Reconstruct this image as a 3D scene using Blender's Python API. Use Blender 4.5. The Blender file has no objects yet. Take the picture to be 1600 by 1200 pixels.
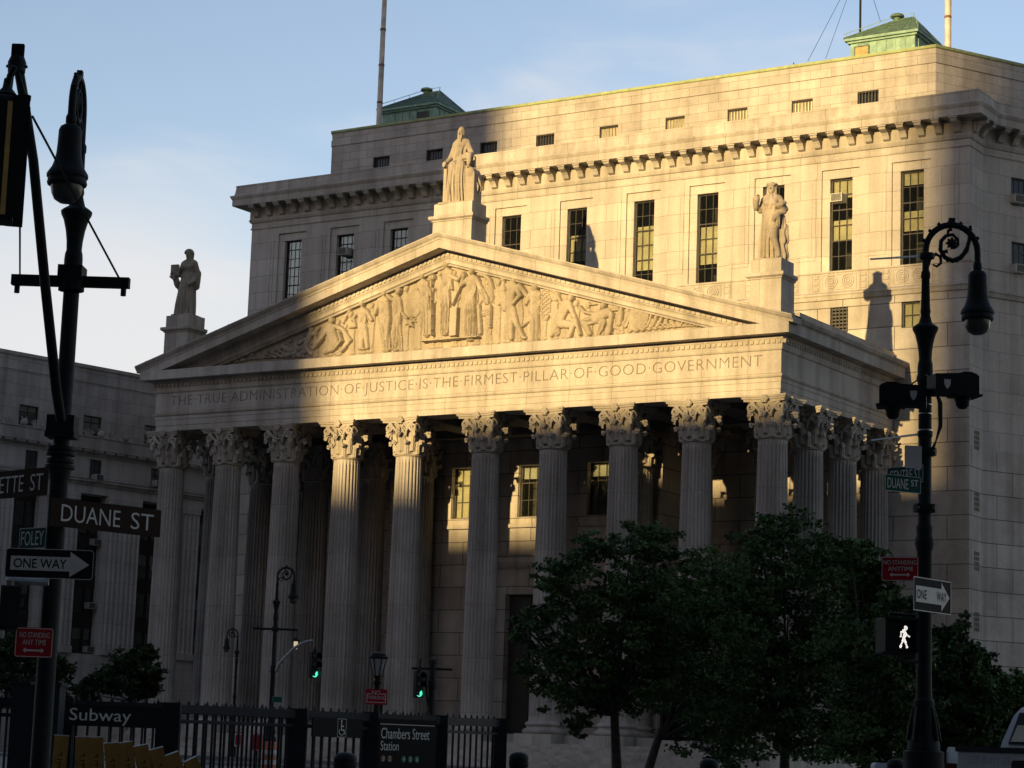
import bpy, bmesh, math, random
import numpy as np
from mathutils import Vector, Matrix
random.seed(7); rng = np.random.default_rng(7)
R = math.radians
S = bpy.context.scene
COL = S.collection
# ------------------------------------------------------------------ camera
CF, CYAW, CPIT, CROL = 3515.05, 0.565, 0.1603, 0.0341
CPOS = np.array([68.107, -99.245, 1.069])
def cam_axes():
    cy, sy = math.cos(CYAW), math.sin(CYAW)
    fw = np.array([-sy*math.cos(CPIT), cy*math.cos(CPIT), math.sin(CPIT)])
    r0 = np.array([cy, sy, 0.]); u0 = np.cross(r0, fw)
    c, s = math.cos(CROL), math.sin(CROL)
    return r0*c+u0*s, -r0*s+u0*c, fw
CR, CU, CW = cam_axes()
def dirpx(px, py): return CW + CR*(px-800)/CF + CU*(600-py)/CF
def at(px, py, d):                      # where a thing stands, from its distance
    return Vector(CPOS + dirpx(px, py)*d)
def hit(px, py, P, N):
    d = dirpx(px, py); P = np.array(P, float); N = np.array(N, float)
    return Vector(CPOS + d*(((P-CPOS)@N)/(d@N)))
def hy(px, py, y): return hit(px, py, (0, y, 0), (0, 1, 0))
def hx(px, py, x): return hit(px, py, (x, 0, 0), (1, 0, 0))
FACE = math.atan2(0.5305, 0.847)        # yaw of a board that squarely faces the street corner
cam_d = bpy.data.cameras.new('camera'); cam = bpy.data.objects.new('camera', cam_d); COL.objects.link(cam)
cam_d.sensor_fit = 'HORIZONTAL'; cam_d.sensor_width = 36; cam_d.lens = CF/1600*36
cam_d.clip_start = 0.5; cam_d.clip_end = 6000
m = Matrix(((CR[0], CU[0], -CW[0], CPOS[0]), (CR[1], CU[1], -CW[1], CPOS[1]), (CR[2], CU[2], -CW[2], CPOS[2]), (0, 0, 0, 1)))
cam.matrix_world = m
S.camera = cam
# ------------------------------------------------------------------ materials
def mat(name):
    M = bpy.data.materials.new(name); M.use_nodes = True
    nt = M.node_tree; b = nt.nodes['Principled BSDF']
    return M, nt, b
def simple(name, col, rough=0.6, metal=0.0, vary=0.25, scale=8.0, spec=0.4, bump=0.0):
    M, nt, b = mat(name); N, L = nt.nodes, nt.links
    tc = N.new('ShaderNodeTexCoord'); nz = N.new('ShaderNodeTexNoise'); nz.inputs['Scale'].default_value = scale
    nz.inputs['Detail'].default_value = 5
    L.new(tc.outputs['Object'], nz.inputs['Vector'])
    cr = N.new('ShaderNodeValToRGB')
    cr.color_ramp.elements[0].position = 0.3; cr.color_ramp.elements[1].position = 0.7
    cr.color_ramp.elements[0].color = tuple(c*(1-vary) for c in col)+(1,)
    cr.color_ramp.elements[1].color = tuple(min(1, c*(1+vary)) for c in col)+(1,)
    L.new(nz.outputs['Fac'], cr.inputs['Fac']); L.new(cr.outputs['Color'], b.inputs['Base Color'])
    b.inputs['Roughness'].default_value = rough; b.inputs['Metallic'].default_value = metal
    b.inputs['Specular IOR Level'].default_value = spec
    if bump:
        bp = N.new('ShaderNodeBump'); bp.inputs['Strength'].default_value = bump; bp.inputs['Distance'].default_value = 0.02
        L.new(nz.outputs['Fac'], bp.inputs['Height']); L.new(bp.outputs['Normal'], b.inputs['Normal'])
    return M
def math_n(nt, op, a, b=None):
    n = nt.nodes.new('ShaderNodeMath'); n.operation = op
    for i, v in enumerate((a, b)):
        if v is None: continue
        if isinstance(v, (int, float)): n.inputs[i].default_value = v
        else: nt.links.new(v, n.inputs[i])
    return n.outputs[0]
def stone(name, col, bw=2.2, bh=1.1, mortar=0.018, blockvar=0.10, stain=0.35, streak=0.25, use_obj=False, joints=True, mcol=0.45, zoff=0.0):
    M, nt, b = mat(name); N, L = nt.nodes, nt.links
    tc = N.new('ShaderNodeTexCoord'); ge = N.new('ShaderNodeNewGeometry')
    pos = tc.outputs['Object'] if use_obj else ge.outputs['Position']
    sx = N.new('ShaderNodeSeparateXYZ'); L.new(pos, sx.inputs[0])
    cb = N.new('ShaderNodeCombineXYZ')
    L.new(math_n(nt, 'ADD', sx.outputs['X'], sx.outputs['Y']), cb.inputs['X'])
    L.new(math_n(nt, 'ADD', sx.outputs['Z'], zoff), cb.inputs['Y'])
    n1 = N.new('ShaderNodeTexNoise'); n1.inputs['Scale'].default_value = 0.35; n1.inputs['Detail'].default_value = 6; n1.inputs['Roughness'].default_value = 0.65
    L.new(pos, n1.inputs['Vector'])
    mp = N.new('ShaderNodeMapping'); mp.inputs['Scale'].default_value = (1.6, 1.6, 0.07); L.new(pos, mp.inputs['Vector'])
    n2 = N.new('ShaderNodeTexNoise'); n2.inputs['Scale'].default_value = 1.0; n2.inputs['Detail'].default_value = 5; L.new(mp.outputs[0], n2.inputs['Vector'])
    n3 = N.new('ShaderNodeTexNoise'); n3.inputs['Scale'].default_value = 14; n3.inputs['Detail'].default_value = 3; L.new(pos, n3.inputs['Vector'])
    if joints:
        br = N.new('ShaderNodeTexBrick'); L.new(cb.outputs[0], br.inputs['Vector'])
        br.inputs['Scale'].default_value = 1; br.inputs['Brick Width'].default_value = bw; br.inputs['Row Height'].default_value = bh
        br.inputs['Mortar Size'].default_value = mortar; br.inputs['Mortar Smooth'].default_value = 0.2; br.inputs['Bias'].default_value = 0.0
        br.inputs['Color1'].default_value = tuple(c*(1+blockvar) for c in col)+(1,)
        br.inputs['Color2'].default_value = tuple(c*(1-blockvar) for c in col)+(1,)
        br.inputs['Mortar'].default_value = tuple(c*mcol for c in col)+(1,)
        base = br.outputs['Color']
    else:
        rgb = N.new('ShaderNodeRGB'); rgb.outputs[0].default_value = tuple(col)+(1,); base = rgb.outputs[0]
    def ramp(sock, lo, p0, p1):
        r = N.new('ShaderNodeValToRGB'); r.color_ramp.elements[0].position = p0; r.color_ramp.elements[1].position = p1
        r.color_ramp.elements[0].color = (1-lo, 1-lo*1.03, 1-lo*1.1, 1); r.color_ramp.elements[1].color = (1, 1, 1, 1)
        L.new(sock, r.inputs['Fac']); return r.outputs['Color']
    def mul(a, c):
        x = N.new('ShaderNodeMix'); x.data_type = 'RGBA'; x.blend_type = 'MULTIPLY'; x.inputs[0].default_value = 1
        L.new(a, x.inputs[6]); L.new(c, x.inputs[7]); return x.outputs[2]
    c = mul(base, ramp(n1.outputs['Fac'], stain, 0.3, 0.62))
    c = mul(c, ramp(n2.outputs['Fac'], streak, 0.3, 0.6))
    c = mul(c, ramp(n3.outputs['Fac'], 0.14, 0.35, 0.65))
    L.new(c, b.inputs['Base Color']); b.inputs['Roughness'].default_value = 0.85; b.inputs['Specular IOR Level'].default_value = 0.2
    bp = N.new('ShaderNodeBump'); bp.inputs['Strength'].default_value = 0.25; bp.inputs['Distance'].default_value = 0.03
    if joints:
        h = math_n(nt, 'SUBTRACT', math_n(nt, 'MULTIPLY', n3.outputs['Fac'], 0.25), br.outputs['Fac'])
    else: h = n3.outputs['Fac']
    L.new(h, bp.inputs['Height']); L.new(bp.outputs['Normal'], b.inputs['Normal'])
    return M
def emit(name, col, strength):
    M, nt, b = mat(name)
    b.inputs['Base Color'].default_value = (0.02, 0.02, 0.02, 1)
    b.inputs['Emission Color'].default_value = tuple(col)+(1,); b.inputs['Emission Strength'].default_value = strength
    return M
def glass(name, tint=(0.02, 0.022, 0.02), trans=0.5, rough=0.03):
    M = bpy.data.materials.new(name); M.use_nodes = True; nt = M.node_tree; N, L = nt.nodes, nt.links
    for n in list(N): N.remove(n)
    o = N.new('ShaderNodeOutputMaterial'); tr = N.new('ShaderNodeBsdfTransparent'); tr.inputs[0].default_value = (0.93, 0.95, 0.92, 1)
    df = N.new('ShaderNodeBsdfDiffuse'); df.inputs[0].default_value = tuple(tint)+(1,)
    gl = N.new('ShaderNodeBsdfGlossy'); gl.inputs['Roughness'].default_value = rough; gl.inputs[0].default_value = (.9, .9, .9, 1)
    fr = N.new('ShaderNodeFresnel'); fr.inputs['IOR'].default_value = 1.5
    a = N.new('ShaderNodeMixShader'); a.inputs[0].default_value = trans; L.new(df.outputs[0], a.inputs[1]); L.new(tr.outputs[0], a.inputs[2])
    b = N.new('ShaderNodeMixShader'); L.new(fr.outputs[0], b.inputs[0]); L.new(a.outputs[0], b.inputs[1]); L.new(gl.outputs[0], b.inputs[2])
    L.new(b.outputs[0], o.inputs[0]); return M
GR = (0.50, 0.452, 0.40)
M_WALL = stone('granite_ashlar', GR, 2.13, 1.12, 0.014, blockvar=.085, stain=.18, streak=.2, mcol=.5)
M_LOW = stone('granite_rusticated', GR, 3.1, 1.32, 0.030, blockvar=0.12, mcol=0.35, zoff=0.3)
M_ATT = stone('granite_attic', GR, 1.35, 0.56, 0.012, blockvar=0.09, streak=0.22)
M_TRIM = stone('granite_trim', GR, 2.13, 9.0, 0.012, blockvar=0.07, stain=0.30, streak=0.30)
M_PORT = stone('granite_portico', GR, 2.6, 30.0, 0.010, blockvar=0.06, stain=0.30, streak=0.30)
M_COL = stone('granite_column', (0.47, 0.43, 0.39), 50, 2.85, 0.012, blockvar=0.05, use_obj=True, stain=0.3, streak=0.35, mcol=0.6)
M_CARVE = stone('granite_carved', (0.45, 0.40, 0.34), joints=False, stain=0.3, streak=0.2)
M_REL = stone('granite_relief', (0.42, 0.36, 0.28), 1.9, 1.5, 0.006, blockvar=0.03, stain=0.25, streak=0.3, mcol=0.7)
M_STAT = stone('granite_statue', (0.43, 0.37, 0.30), 30, 1.1, 0.010, blockvar=0.03, stain=0.35, streak=0.35, mcol=0.7)
M_LETTER = stone('granite_dark_recess', (0.24, 0.20, 0.16), joints=False)  # dark tone stands in for shade inside the cut letters
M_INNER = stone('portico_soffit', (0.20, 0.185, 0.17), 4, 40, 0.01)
M_COPPER = simple('green_copper', (0.20, 0.31, 0.235), 0.7, vary=0.3, scale=2.5)
M_COPLINE = simple('copper_flashing', (0.26, 0.30, 0.13), 0.6, vary=0.2, scale=3)
M_COPROOF = simple('dark_copper_roof', (0.08, 0.13, 0.09), 0.7, vary=0.4, scale=4)
M_WOOD = simple('plywood', (0.45, 0.25, 0.10), 0.7, vary=0.2, scale=4)
M_FRAME = simple('bronze_window_frame', (0.035, 0.03, 0.026), 0.5, 0.2)
M_PANE = glass('window_pane', trans=0.90)
M_BLIND = simple('window_blind', (0.66, 0.585, 0.40), 0.8, vary=0.15, scale=1.5)
M_BLIND2 = simple('pale_blind', (0.52, 0.50, 0.42), 0.8, vary=0.12, scale=1.5)
M_ROOM = simple('dark_room', (0.05, 0.045, 0.04), 0.9)
M_DARK = simple('black_iron', (0.008, 0.009, 0.009), 0.6, 0.0, vary=0.3, spec=0.15)
M_IRON = simple('dark_green_iron', (0.008, 0.011, 0.011), 0.6, 0.0, vary=0.35, scale=14, spec=0.15)
M_STEEL = simple('galvanised_steel', (0.30, 0.30, 0.29), 0.45, 0.6, vary=0.2)
M_ACU = simple('beige_ac_casing', (0.40, 0.38, 0.33), 0.6, vary=0.15)
M_ACG = simple('ac_grille', (0.06, 0.06, 0.055), 0.6)
M_FLAG = simple('flaking_white_paint', (0.50, 0.44, 0.36), 0.6, vary=0.35, scale=1.2)
M_RUST = simple('rusty_steel', (0.22, 0.10, 0.05), 0.8, vary=0.5, scale=3)
M_GROUND = simple('concrete_paving', (0.16, 0.155, 0.15), 0.9, vary=0.2, scale=0.6)
M_ASPH = simple('asphalt', (0.05, 0.05, 0.05), 0.9, vary=0.25, scale=1.5)
M_MARK = simple('road_paint', (0.7, 0.7, 0.68), 0.7)
M_GLOBE = simple('frosted_globe', (0.05, 0.045, 0.04), 0.3, vary=0.2)
M_TOWER = stone('tower_masonry', (0.24, 0.22, 0.20), 3, 3.4, 0.05)
M_TWIN = simple('tower_window', (0.03, 0.035, 0.04), 0.1)
# ------------------------------------------------------------------ mesh builder
class MB:
    def __init__(s): s.v = []; s.f = []; s.mi = []; s.M = None; s.cur = 0
    def av(s, P):
        i = len(s.v)
        if s.M is not None: s.v += [tuple(s.M @ Vector(p)) for p in P]
        else: s.v += [tuple(p) for p in P]
        return i
    def face(s, idx): s.f.append(tuple(idx)); s.mi.append(s.cur)
    def poly(s, P): i = s.av(P); s.face(range(i, i+len(P)))
    def box(s, x0, x1, y0, y1, z0, z1):
        if x0 > x1: x0, x1 = x1, x0
        if y0 > y1: y0, y1 = y1, y0
        if z0 > z1: z0, z1 = z1, z0
        i = s.av([(x0,y0,z0),(x1,y0,z0),(x1,y1,z0),(x0,y1,z0),(x0,y0,z1),(x1,y0,z1),(x1,y1,z1),(x0,y1,z1)])
        for q in ((0,3,2,1),(4,5,6,7),(0,1,5,4),(1,2,6,5),(2,3,7,6),(3,0,4,7)): s.face([i+k for k in q])
    def rings(s, rings, closed=True, cap0=True, cap1=True):
        n = len(rings[0]); base = [s.av(r) for r in rings]
        for a, b in zip(base[:-1], base[1:]):
            for k in range(n if closed else n-1):
                k2 = (k+1) % n
                s.face((a+k, a+k2, b+k2, b+k))
        if cap0: s.face([base[0]+k for k in range(n-1, -1, -1)])
        if cap1: s.face([base[-1]+k for k in range(n)])
    def lathe(s, prof, n=24, c=(0,0,0), cap0=True, cap1=True):
        s.rings([[(c[0]+r*math.cos(2*math.pi*k/n), c[1]+r*math.sin(2*math.pi*k/n), c[2]+z) for k in range(n)] for r, z in prof], True, cap0, cap1)
    def tube(s, pts, rad, n=8, caps=True):
        P = [Vector(p) for p in pts]
        if not isinstance(rad, (list, tuple)): rad = [rad]*len(P)
        T = []
        for i in range(len(P)):
            a = P[max(0, i-1)]; b = P[min(len(P)-1, i+1)]; T.append((b-a).normalized())
        up = Vector((0,0,1)) if abs(T[0].z) < 0.9 else Vector((1,0,0))
        nx = T[0].cross(up).normalized(); R_ = []
        for i, t in enumerate(T):
            nx = (nx - t*nx.dot(t))
            if nx.length < 1e-6: nx = t.orthogonal()
            nx.normalize(); ny = t.cross(nx)
            R_.append([tuple(P[i]+nx*rad[i]*math.cos(2*math.pi*k/n)+ny*rad[i]*math.sin(2*math.pi*k/n)) for k in range(n)])
        s.rings(R_, True, caps, caps)
    def prism(s, poly, axis, a, b):      # poly in the two other axes, extruded along axis from a to b
        def P(u, v, w): return {'x': (w,u,v), 'y': (u,w,v), 'z': (u,v,w)}[axis]
        s.rings([[P(u,v,a) for u,v in poly], [P(u,v,b) for u,v in poly]])
    def sweep(s, path, prof, caps=True):  # plan path, profile of (outward, z); outward = right of travel
        pts = [Vector(p) for p in path]; nr = []
        for i in range(len(pts)):
            ns = []
            if i > 0: d = (pts[i]-pts[i-1]).normalized(); ns.append(Vector((d.y, -d.x)))
            if i < len(pts)-1: d = (pts[i+1]-pts[i]).normalized(); ns.append(Vector((d.y, -d.x)))
            if len(ns) == 2:
                q = (ns[0]+ns[1]); q = q/(q.length_squared/2) if q.length > 1e-6 else ns[0]
                nr.append(q)
            else: nr.append(ns[0])
        s.rings([[(p.x+n.x*o, p.y+n.y*o, z) for o, z in prof] for p, n in zip(pts, nr)], True, caps, caps)
    def wall(s, O, U, V, N, u0, u1, v0, v1, ops, depth):  # panel with openings (a,b,c,d) and reveals going along N*depth
        O, U, V, N = map(Vector, (O, U, V, N))
        us = sorted({u0, u1, *[q for o in ops for q in o[:2]]}); vs = sorted({v0, v1, *[q for o in ops for q in o[2:4]]})
        us = [u for u in us if u0 <= u <= u1]; vs = [v for v in vs if v0 <= v <= v1]
        P = lambda u, v, w=0: tuple(O+U*u+V*v+N*w)
        for i in range(len(us)-1):
            j = 0
            while j < len(vs)-1:
                cu = (us[i]+us[i+1])/2
                inside = lambda jj: any(o[0] < cu < o[1] and o[2] < (vs[jj]+vs[jj+1])/2 < o[3] for o in ops)
                if inside(j): j += 1; continue
                k = j
                while k+1 < len(vs)-1 and not inside(k+1): k += 1
                s.poly([P(us[i], vs[j]), P(us[i+1], vs[j]), P(us[i+1], vs[k+1]), P(us[i], vs[k+1])]); j = k+1
        for a, b, c, d in [o[:4] for o in ops]:
            s.poly([P(a,c), P(a,d), P(a,d,depth), P(a,c,depth)]); s.poly([P(b,d), P(b,c), P(b,c,depth), P(b,d,depth)])
            s.poly([P(a,d), P(b,d), P(b,d,depth), P(a,d,depth)]); s.poly([P(b,c), P(a,c), P(a,c,depth), P(b,c,depth)])
    def add(s, V, F, Mx=None):
        old = s.M; s.M = Mx if Mx is not None else old
        i = s.av(V); s.M = old
        for f in F: s.face([i+k for k in f])
    def build(s, name, mats, parent=None, smooth=None, loc=None):
        me = bpy.data.meshes.new(name)
        me.from_pydata(s.v, [], s.f)
        for mm in (mats if isinstance(mats, (list, tuple)) else [mats]): me.materials.append(mm)
        if any(s.mi): me.polygons.foreach_set('material_index', s.mi)
        if smooth is not None:
            me.shade_smooth()
            me.set_sharp_from_angle(angle=R(smooth))
        me.update()
        o = bpy.data.objects.new(name, me); COL.objects.link(o)
        if parent is not None: o.parent = parent
        if loc is not None: o.location = loc
        return o
def tag(o, label=None, cat=None, group=None, kind=None):
    if label: o['label'] = label
    if cat: o['category'] = cat
    if group: o['group'] = group
    if kind: o['kind'] = kind
    return o
def thing(name, label, cat, loc=(0,0,0), rz=0.0, group=None):
    o = bpy.data.objects.new(name, None); COL.objects.link(o); o.location = loc; o.rotation_euler = (0,0,rz)
    o.empty_display_size = 0.2
    return tag(o, label, cat, group)
def dup(o, parent=None):
    c = o.copy(); COL.objects.link(c)
    if parent is not None: c.parent = parent
    for ch in list(o.children): dup(ch, c)
    return c
_tc = {}
def text_geo(txt, off=0.0, spacing=1.0):
    k = (txt, off, spacing)
    if k in _tc: return _tc[k]
    cu = bpy.data.curves.new('lettering_source', 'FONT'); cu.body = txt; cu.offset = off; cu.resolution_u = 3; cu.space_character = spacing
    ob = bpy.data.objects.new('lettering_source', cu); COL.objects.link(ob)
    bpy.context.view_layer.update()
    me = bpy.data.meshes.new_from_object(ob.evaluated_get(bpy.context.evaluated_depsgraph_get()))
    V = np.array([v.co[:] for v in me.vertices]); F = [tuple(p.vertices) for p in me.polygons]
    E = {}
    for p in me.polygons:
        for a, b in p.edge_keys: E[(a, b)] = E.get((a, b), 0)+1
    bd = [e for e, n in E.items() if n == 1]
    bpy.data.objects.remove(ob); bpy.data.curves.remove(cu); bpy.data.meshes.remove(me)
    V = V[:, :2]; lo = V.min(0); V = V-lo
    _tc[k] = (V, F, bd); return _tc[k]
def put_text(mb, txt, x0, x1, z0, z1, y, off=0.0, spacing=1.0):   # flat lettering in the XZ plane facing -Y
    V, F, _ = text_geo(txt, off, spacing); w, h = V.max(0)
    mb.add([(x0+(x1-x0)*a/w, y, z0+(z1-z0)*b/h) for a, b in V], F)
# ================================================================== COURTHOUSE
CH = thing('courthouse', 'granite courthouse with a columned portico and carved pediment, half in evening sun', 'courthouse', (0,0,0))
YW = 15.2
WX = [-21.95,-17.7,-13.45,-9.2,-4.95,-0.25,4.4,8.65,12.9,17.13,21.4]     # window axes
XL, XR, YR = -25.4, 24.8, 17.3
s30, c30 = math.sin(R(29)), math.cos(R(29))
WL = 45.0
# --- front wall: outer face with recessed bays, then the bays with their window openings
YV = 11.0                                                        # wall of the entrance block inside the portico
PWIN = [(x-1.02,x+1.02,14.3,17.3) for x in (-4.64,0,4.64)]
PDOOR = [(-1.6,1.6,1.83,9.8),(-6.0,-3.2,1.83,8.6),(3.2,6.0,1.83,8.6)]
PDOOR = PDOOR[:1]
LOWW = [(x-.54, x+.54, 24.65, 26.12) for x in (WX[0],WX[1],WX[9],WX[10])]
w = MB()
w.wall((0,YW,0),(1,0,0),(0,0,1),(0,1,0), XL, XR, 26.9, 34.6, [(x-1.16,x+1.16,28.22,34.12) for x in WX], 0.12)
for x in WX:
    w.wall((0,YW+.12,0),(1,0,0),(0,0,1),(0,1,0), x-1.16,x+1.16,28.22,34.12, [(x-.69,x+.69,28.24,33.6)], 0.34)
w.wall((0,YW,0),(1,0,0),(0,0,1),(0,1,0), XL, XR, 34.6, 36.4, [], 0.1)
# shallow raised panels on the piers between the bays
for a, b in zip([XL+.1-1.16]+WX, WX+[XR+1.16-.3]):
    x0, x1 = a+1.16+.34, b-1.16-.34
    if x1-x0 > .8:
        w.box(x0, x1, YW-.035, YW+.05, 28.9, 33.75)
        w.box(x0+.22, x1-.22, YW-.06, YW-.036, 29.2, 33.45)
# right-hand return and the wings turning away at the corners
w.poly([(XR,YW,18),(XR,YR,18),(XR,YR,36.4),(XR,YW,36.4)])
w.poly([(XL,YR,18),(XL,YW,18),(XL,YW,36.4),(XL,YR,36.4)])
RW = Vector((XR,YR,0)); RU = Vector((s30,c30,0)); RN = Vector((c30,-s30,0))
def rw(px, py):
    p = hit(px, py, RW, RN); return (p-RW).dot(RU), p.z
a0 = rw(1580,320); a1 = rw(1580,279); b0 = rw(1582,425); b1 = rw(1582,377)
RWIN = [(a0[0]+k*4.6, a0[0]+1.5+k*4.6, a0[1], a1[1]+.1) for k in range(6)] + [(a0[0]+k*4.6, a0[0]+1.5+k*4.6, b0[1], b1[1]) for k in range(6)]
w.wall(RW, RU, (0,0,1), -RN, 0, WL, 18, 36.4, RWIN, 0.35)
w.poly([(XL,YR,0),(XL,YR,36.4),(XL-s30*WL,YR+c30*WL,36.4),(XL-s30*WL,YR+c30*WL,0)])
w.build('upper_wall', M_WALL, CH)
w = MB()
w.wall((0,YW,0),(1,0,0),(0,0,1),(0,1,0), XL, XR, 0, 26.9, LOWW, 0.4)
w.wall((0,YV,0),(1,0,0),(0,0,1),(0,1,0), -10.2, 8.4, 1.8, 19.75, PWIN+PDOOR, 0.4)
for sx in (-10.2,8.4): w.poly([(sx,YV,1.8),(sx,YW,1.8),(sx,YW,19.75),(sx,YV,19.75)])
w.poly([(XR,YW,0),(XR,YR,0),(XR,YR,18),(XR,YW,18)]); w.poly([(XL,YR,0),(XL,YW,0),(XL,YW,18),(XL,YR,18)])
w.wall(RW, RU, (0,0,1), -RN, 0, WL, 0, 18, [], 0.3)
# window surrounds and the belt course inside the portico
for a,b,c,d in PWIN:
    w.box(a-.45,a-.02,YV-.12,YV+.02,c-.4,d+.4); w.box(b+.02,b+.45,YV-.12,YV+.02,c-.4,d+.4); w.box(a-.02,b+.02,YV-.12,YV+.02,d+.02,d+.4)
    w.box(a-.02,b+.02,YV-.12,YV+.02,c-.4,c-.02); w.box(a-.62,b+.62,YV-.2,YV+.02,c-.62,c-.41)
for a,b,c,d in PDOOR:
    w.box(a-.5,a-.02,YV-.18,YV+.02,c,d+.5); w.box(b+.02,b+.5,YV-.18,YV+.02,c,d+.5); w.box(a-.02,b+.02,YV-.18,YV+.02,d+.02,d+.5)
w.build('lower_wall', M_LOW, CH)
b = MB(); b.sweep([(-2.5,YV),(2.5,YV)], [(-.05,11.5),(.12,11.5),(.16,11.6),(.22,11.65),(.22,11.95),(.4,12.05),(.4,12.13),(-.05,12.15)])
for k in range(25): b.box(-2.45+k*.2,-2.34+k*.2,YV-.2,YV-.1,11.34,11.49)
b.build('door_hood', M_TRIM, CH)
# --- interior behind the glass: floors of a dark room, so the windows have depth
r = MB()
r.box(XL+.5,XR-.5,YW+2.2,YW+2.3,0.2,36); r.box(-10,8.2,YV+1.4,YV+1.5,1.9,19.7); r.build('inner_partition', M_ROOM, CH)
# --- windows
def make_window(x0,x1,z0,z1,y,nx,nz,blinds, parent, U=None, O=None, dark=False, ac=None):
    M_ = Matrix.Identity(4)
    if U is not None:
        M_ = Matrix(((U.x, -U.y*-1 if False else -U.y, 0, O.x),(U.y, U.x, 0, O.y),(0,0,1,0),(0,0,0,1)))
    f = MB(); f.M = M_
    t = .07
    f.box(x0,x0+t,y,y+.09,z0,z1); f.box(x1-t,x1,y,y+.09,z0,z1); f.box(x0+t,x1-t,y,y+.09,z1-t,z1); f.box(x0+t,x1-t,y,y+.09,z0,z0+t)
    for k in range(1,nx): xx = x0+(x1-x0)*k/nx; f.box(xx-.016,xx+.016,y+.015,y+.075,z0+t,z1-t)
    for k in range(1,nz):
        zz = z0+(z1-z0)*k/nz; h = .034 if k % 2 == 0 else .018
        f.box(x0+t,x1-t,y+.012,y+.078,zz-h,zz+h)
    fr = f.build('window', M_FRAME, parent)
    p = MB(); p.M = M_; p.box(x0+t,x1-t,y+.035,y+.045,z0+t,z1-t); p.build('pane', M_PANE, fr)
    for (za,zb,mt) in blinds:
        q = MB(); q.M = M_
        za_, zb_ = z0+(z1-z0)*za, z0+(z1-z0)*zb
        n = max(4, int((zb_-za_)/.06))
        for i in range(n):                                  # slatted
            a_, c_ = za_+(zb_-za_)*i/n, za_+(zb_-za_)*(i+.92)/n
            q.poly([(x0+.09,y+.13,a_),(x1-.09,y+.13,a_),(x1-.09,y+.16,c_),(x0+.09,y+.16,c_)])
        q.build('blind', mt, fr)
    return fr
BL = {0:[(.30,1,M_BLIND2),(0,.22,M_BLIND2)],1:[(.7,1,M_BLIND2)],2:[(.8,1,M_BLIND2)],3:[(.5,1,M_BLIND2)],4:[(.3,.6,M_BLIND)],5:[],6:[(.22,.72,M_BLIND)],7:[(.22,.64,M_BLIND)],
      8:[],9:[(.8,1,M_BLIND),(.34,.56,M_BLIND)],10:[(.86,1,M_BLIND),(.37,.58,M_BLIND)],5:[(.4,.7,M_BLIND)]}
for i, x in enumerate(WX): make_window(x-.69,x+.69,28.24,33.6,YW+.36,4 if i < 4 else 3,9 if i < 4 else 6,BL[i],CH)
for i,(a,b_,c,d) in enumerate(LOWW):
    make_window(a,b_,c,d,YW+.2,2,2,[(0,1,M_BLIND)] if i == 3 else [],CH)
for i,(a,b_,c,d) in enumerate(PWIN):
    make_window(a,b_,c,d,YV+.22,4,3,[(.02,.98,M_BLIND)] if i == 0 else [(.75,1,M_BLIND2)],CH)
for i,(a,b_,c,d) in enumerate(RWIN):
    f = make_window(a,b_,c,d,.2,4,2 if i<6 else 3,[(.0,.5,M_BLIND2)] if i%3==1 else [],CH,RU,RW)
# lattice grille over the first low window on the right
g = MB(); a,b_,c,d = LOWW[2]
for k in range(7): g.box(a+.04,b_-.04,YW+.08,YW+.12,c+.1+k*.2,c+.2+k*.2)
for k in range(5): g.box(a+.06+k*.22,a+.12+k*.22,YW+.05,YW+.079,c,d)
g.build('window_grille', M_FRAME, CH)
for i,(a,b_,c,d) in enumerate(PDOOR):
    dr = MB(); dr.box(a,b_,YV+.3,YV+.36,c,d); dr.box((a+b_)/2-.04,(a+b_)/2+.04,YV+.24,YV+.299,c,d)
    for k in range(5): dr.box(a+.2,(a+b_)/2-.15,YV+.26,YV+.299,c+.3+k*1.6,c+1.6+k*1.6); dr.box((a+b_)/2+.15,b_-.2,YV+.26,YV+.299,c+.3+k*1.6,c+1.6+k*1.6)
    dr.build('door', M_FRAME, CH)
# --- ornament band under the upper windows
o = MB()
for (x0,x1) in ((XL,XR),):
    o.sweep([(XL,YR),(XL,YW),(XR,YW),(XR,YR),(XR+s30*WL,YR+c30*WL)],[(-.1,26.5),(.1,26.55),(.16,26.75),(.22,26.82),(.22,26.9),(.06,26.98),(.02,27.1),(.02,28.08),(.07,28.12),(.07,28.2),(-.1,28.21)])
def ring_orn(mb, cx, cz, y, rr):
    for q in (1.0,.62,.28):
        mb.rings([[(cx+(rr*q+.045*math.cos(t))*math.cos(a), y-.045*math.sin(t)-.01, cz+(rr*q+.045*math.cos(t))*math.sin(a)) for t in [k*math.pi/3 for k in range(6)]] for a in [2*math.pi*k/18 for k in range(19)]], True, False, False)
for i in range(len(WX)):
    if -19 < WX[i] < 14: pass
    x = WX[i]
    ring_orn(o, x-.5, 27.6, YW-.02, .36); ring_orn(o, x+.5, 27.6, YW-.02, .36)
    o.box(x-1.0,x+1.0,YW-.05,YW,27.13,27.18); o.box(x-1.0,x+1.0,YW-.05,YW,27.98,28.04)
    o.box(x-1.05,x-1.0,YW-.05,YW,27.13,28.04); o.box(x+1.0,x+1.05,YW-.05,YW,27.13,28.04)
    for dx in (-1.45,1.45):
        for zz in (27.2,27.55,27.9): o.box(x+dx-.14,x+dx+.14,YW-.06,YW,zz-.09,zz+.09)
        o.box(x+dx-.22,x+dx-.18,YW-.05,YW,27.1,28.05); o.box(x+dx+.18,x+dx+.22,YW-.05,YW,27.1,28.05)
o.build('ornament_band', M_TRIM, CH)
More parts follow.
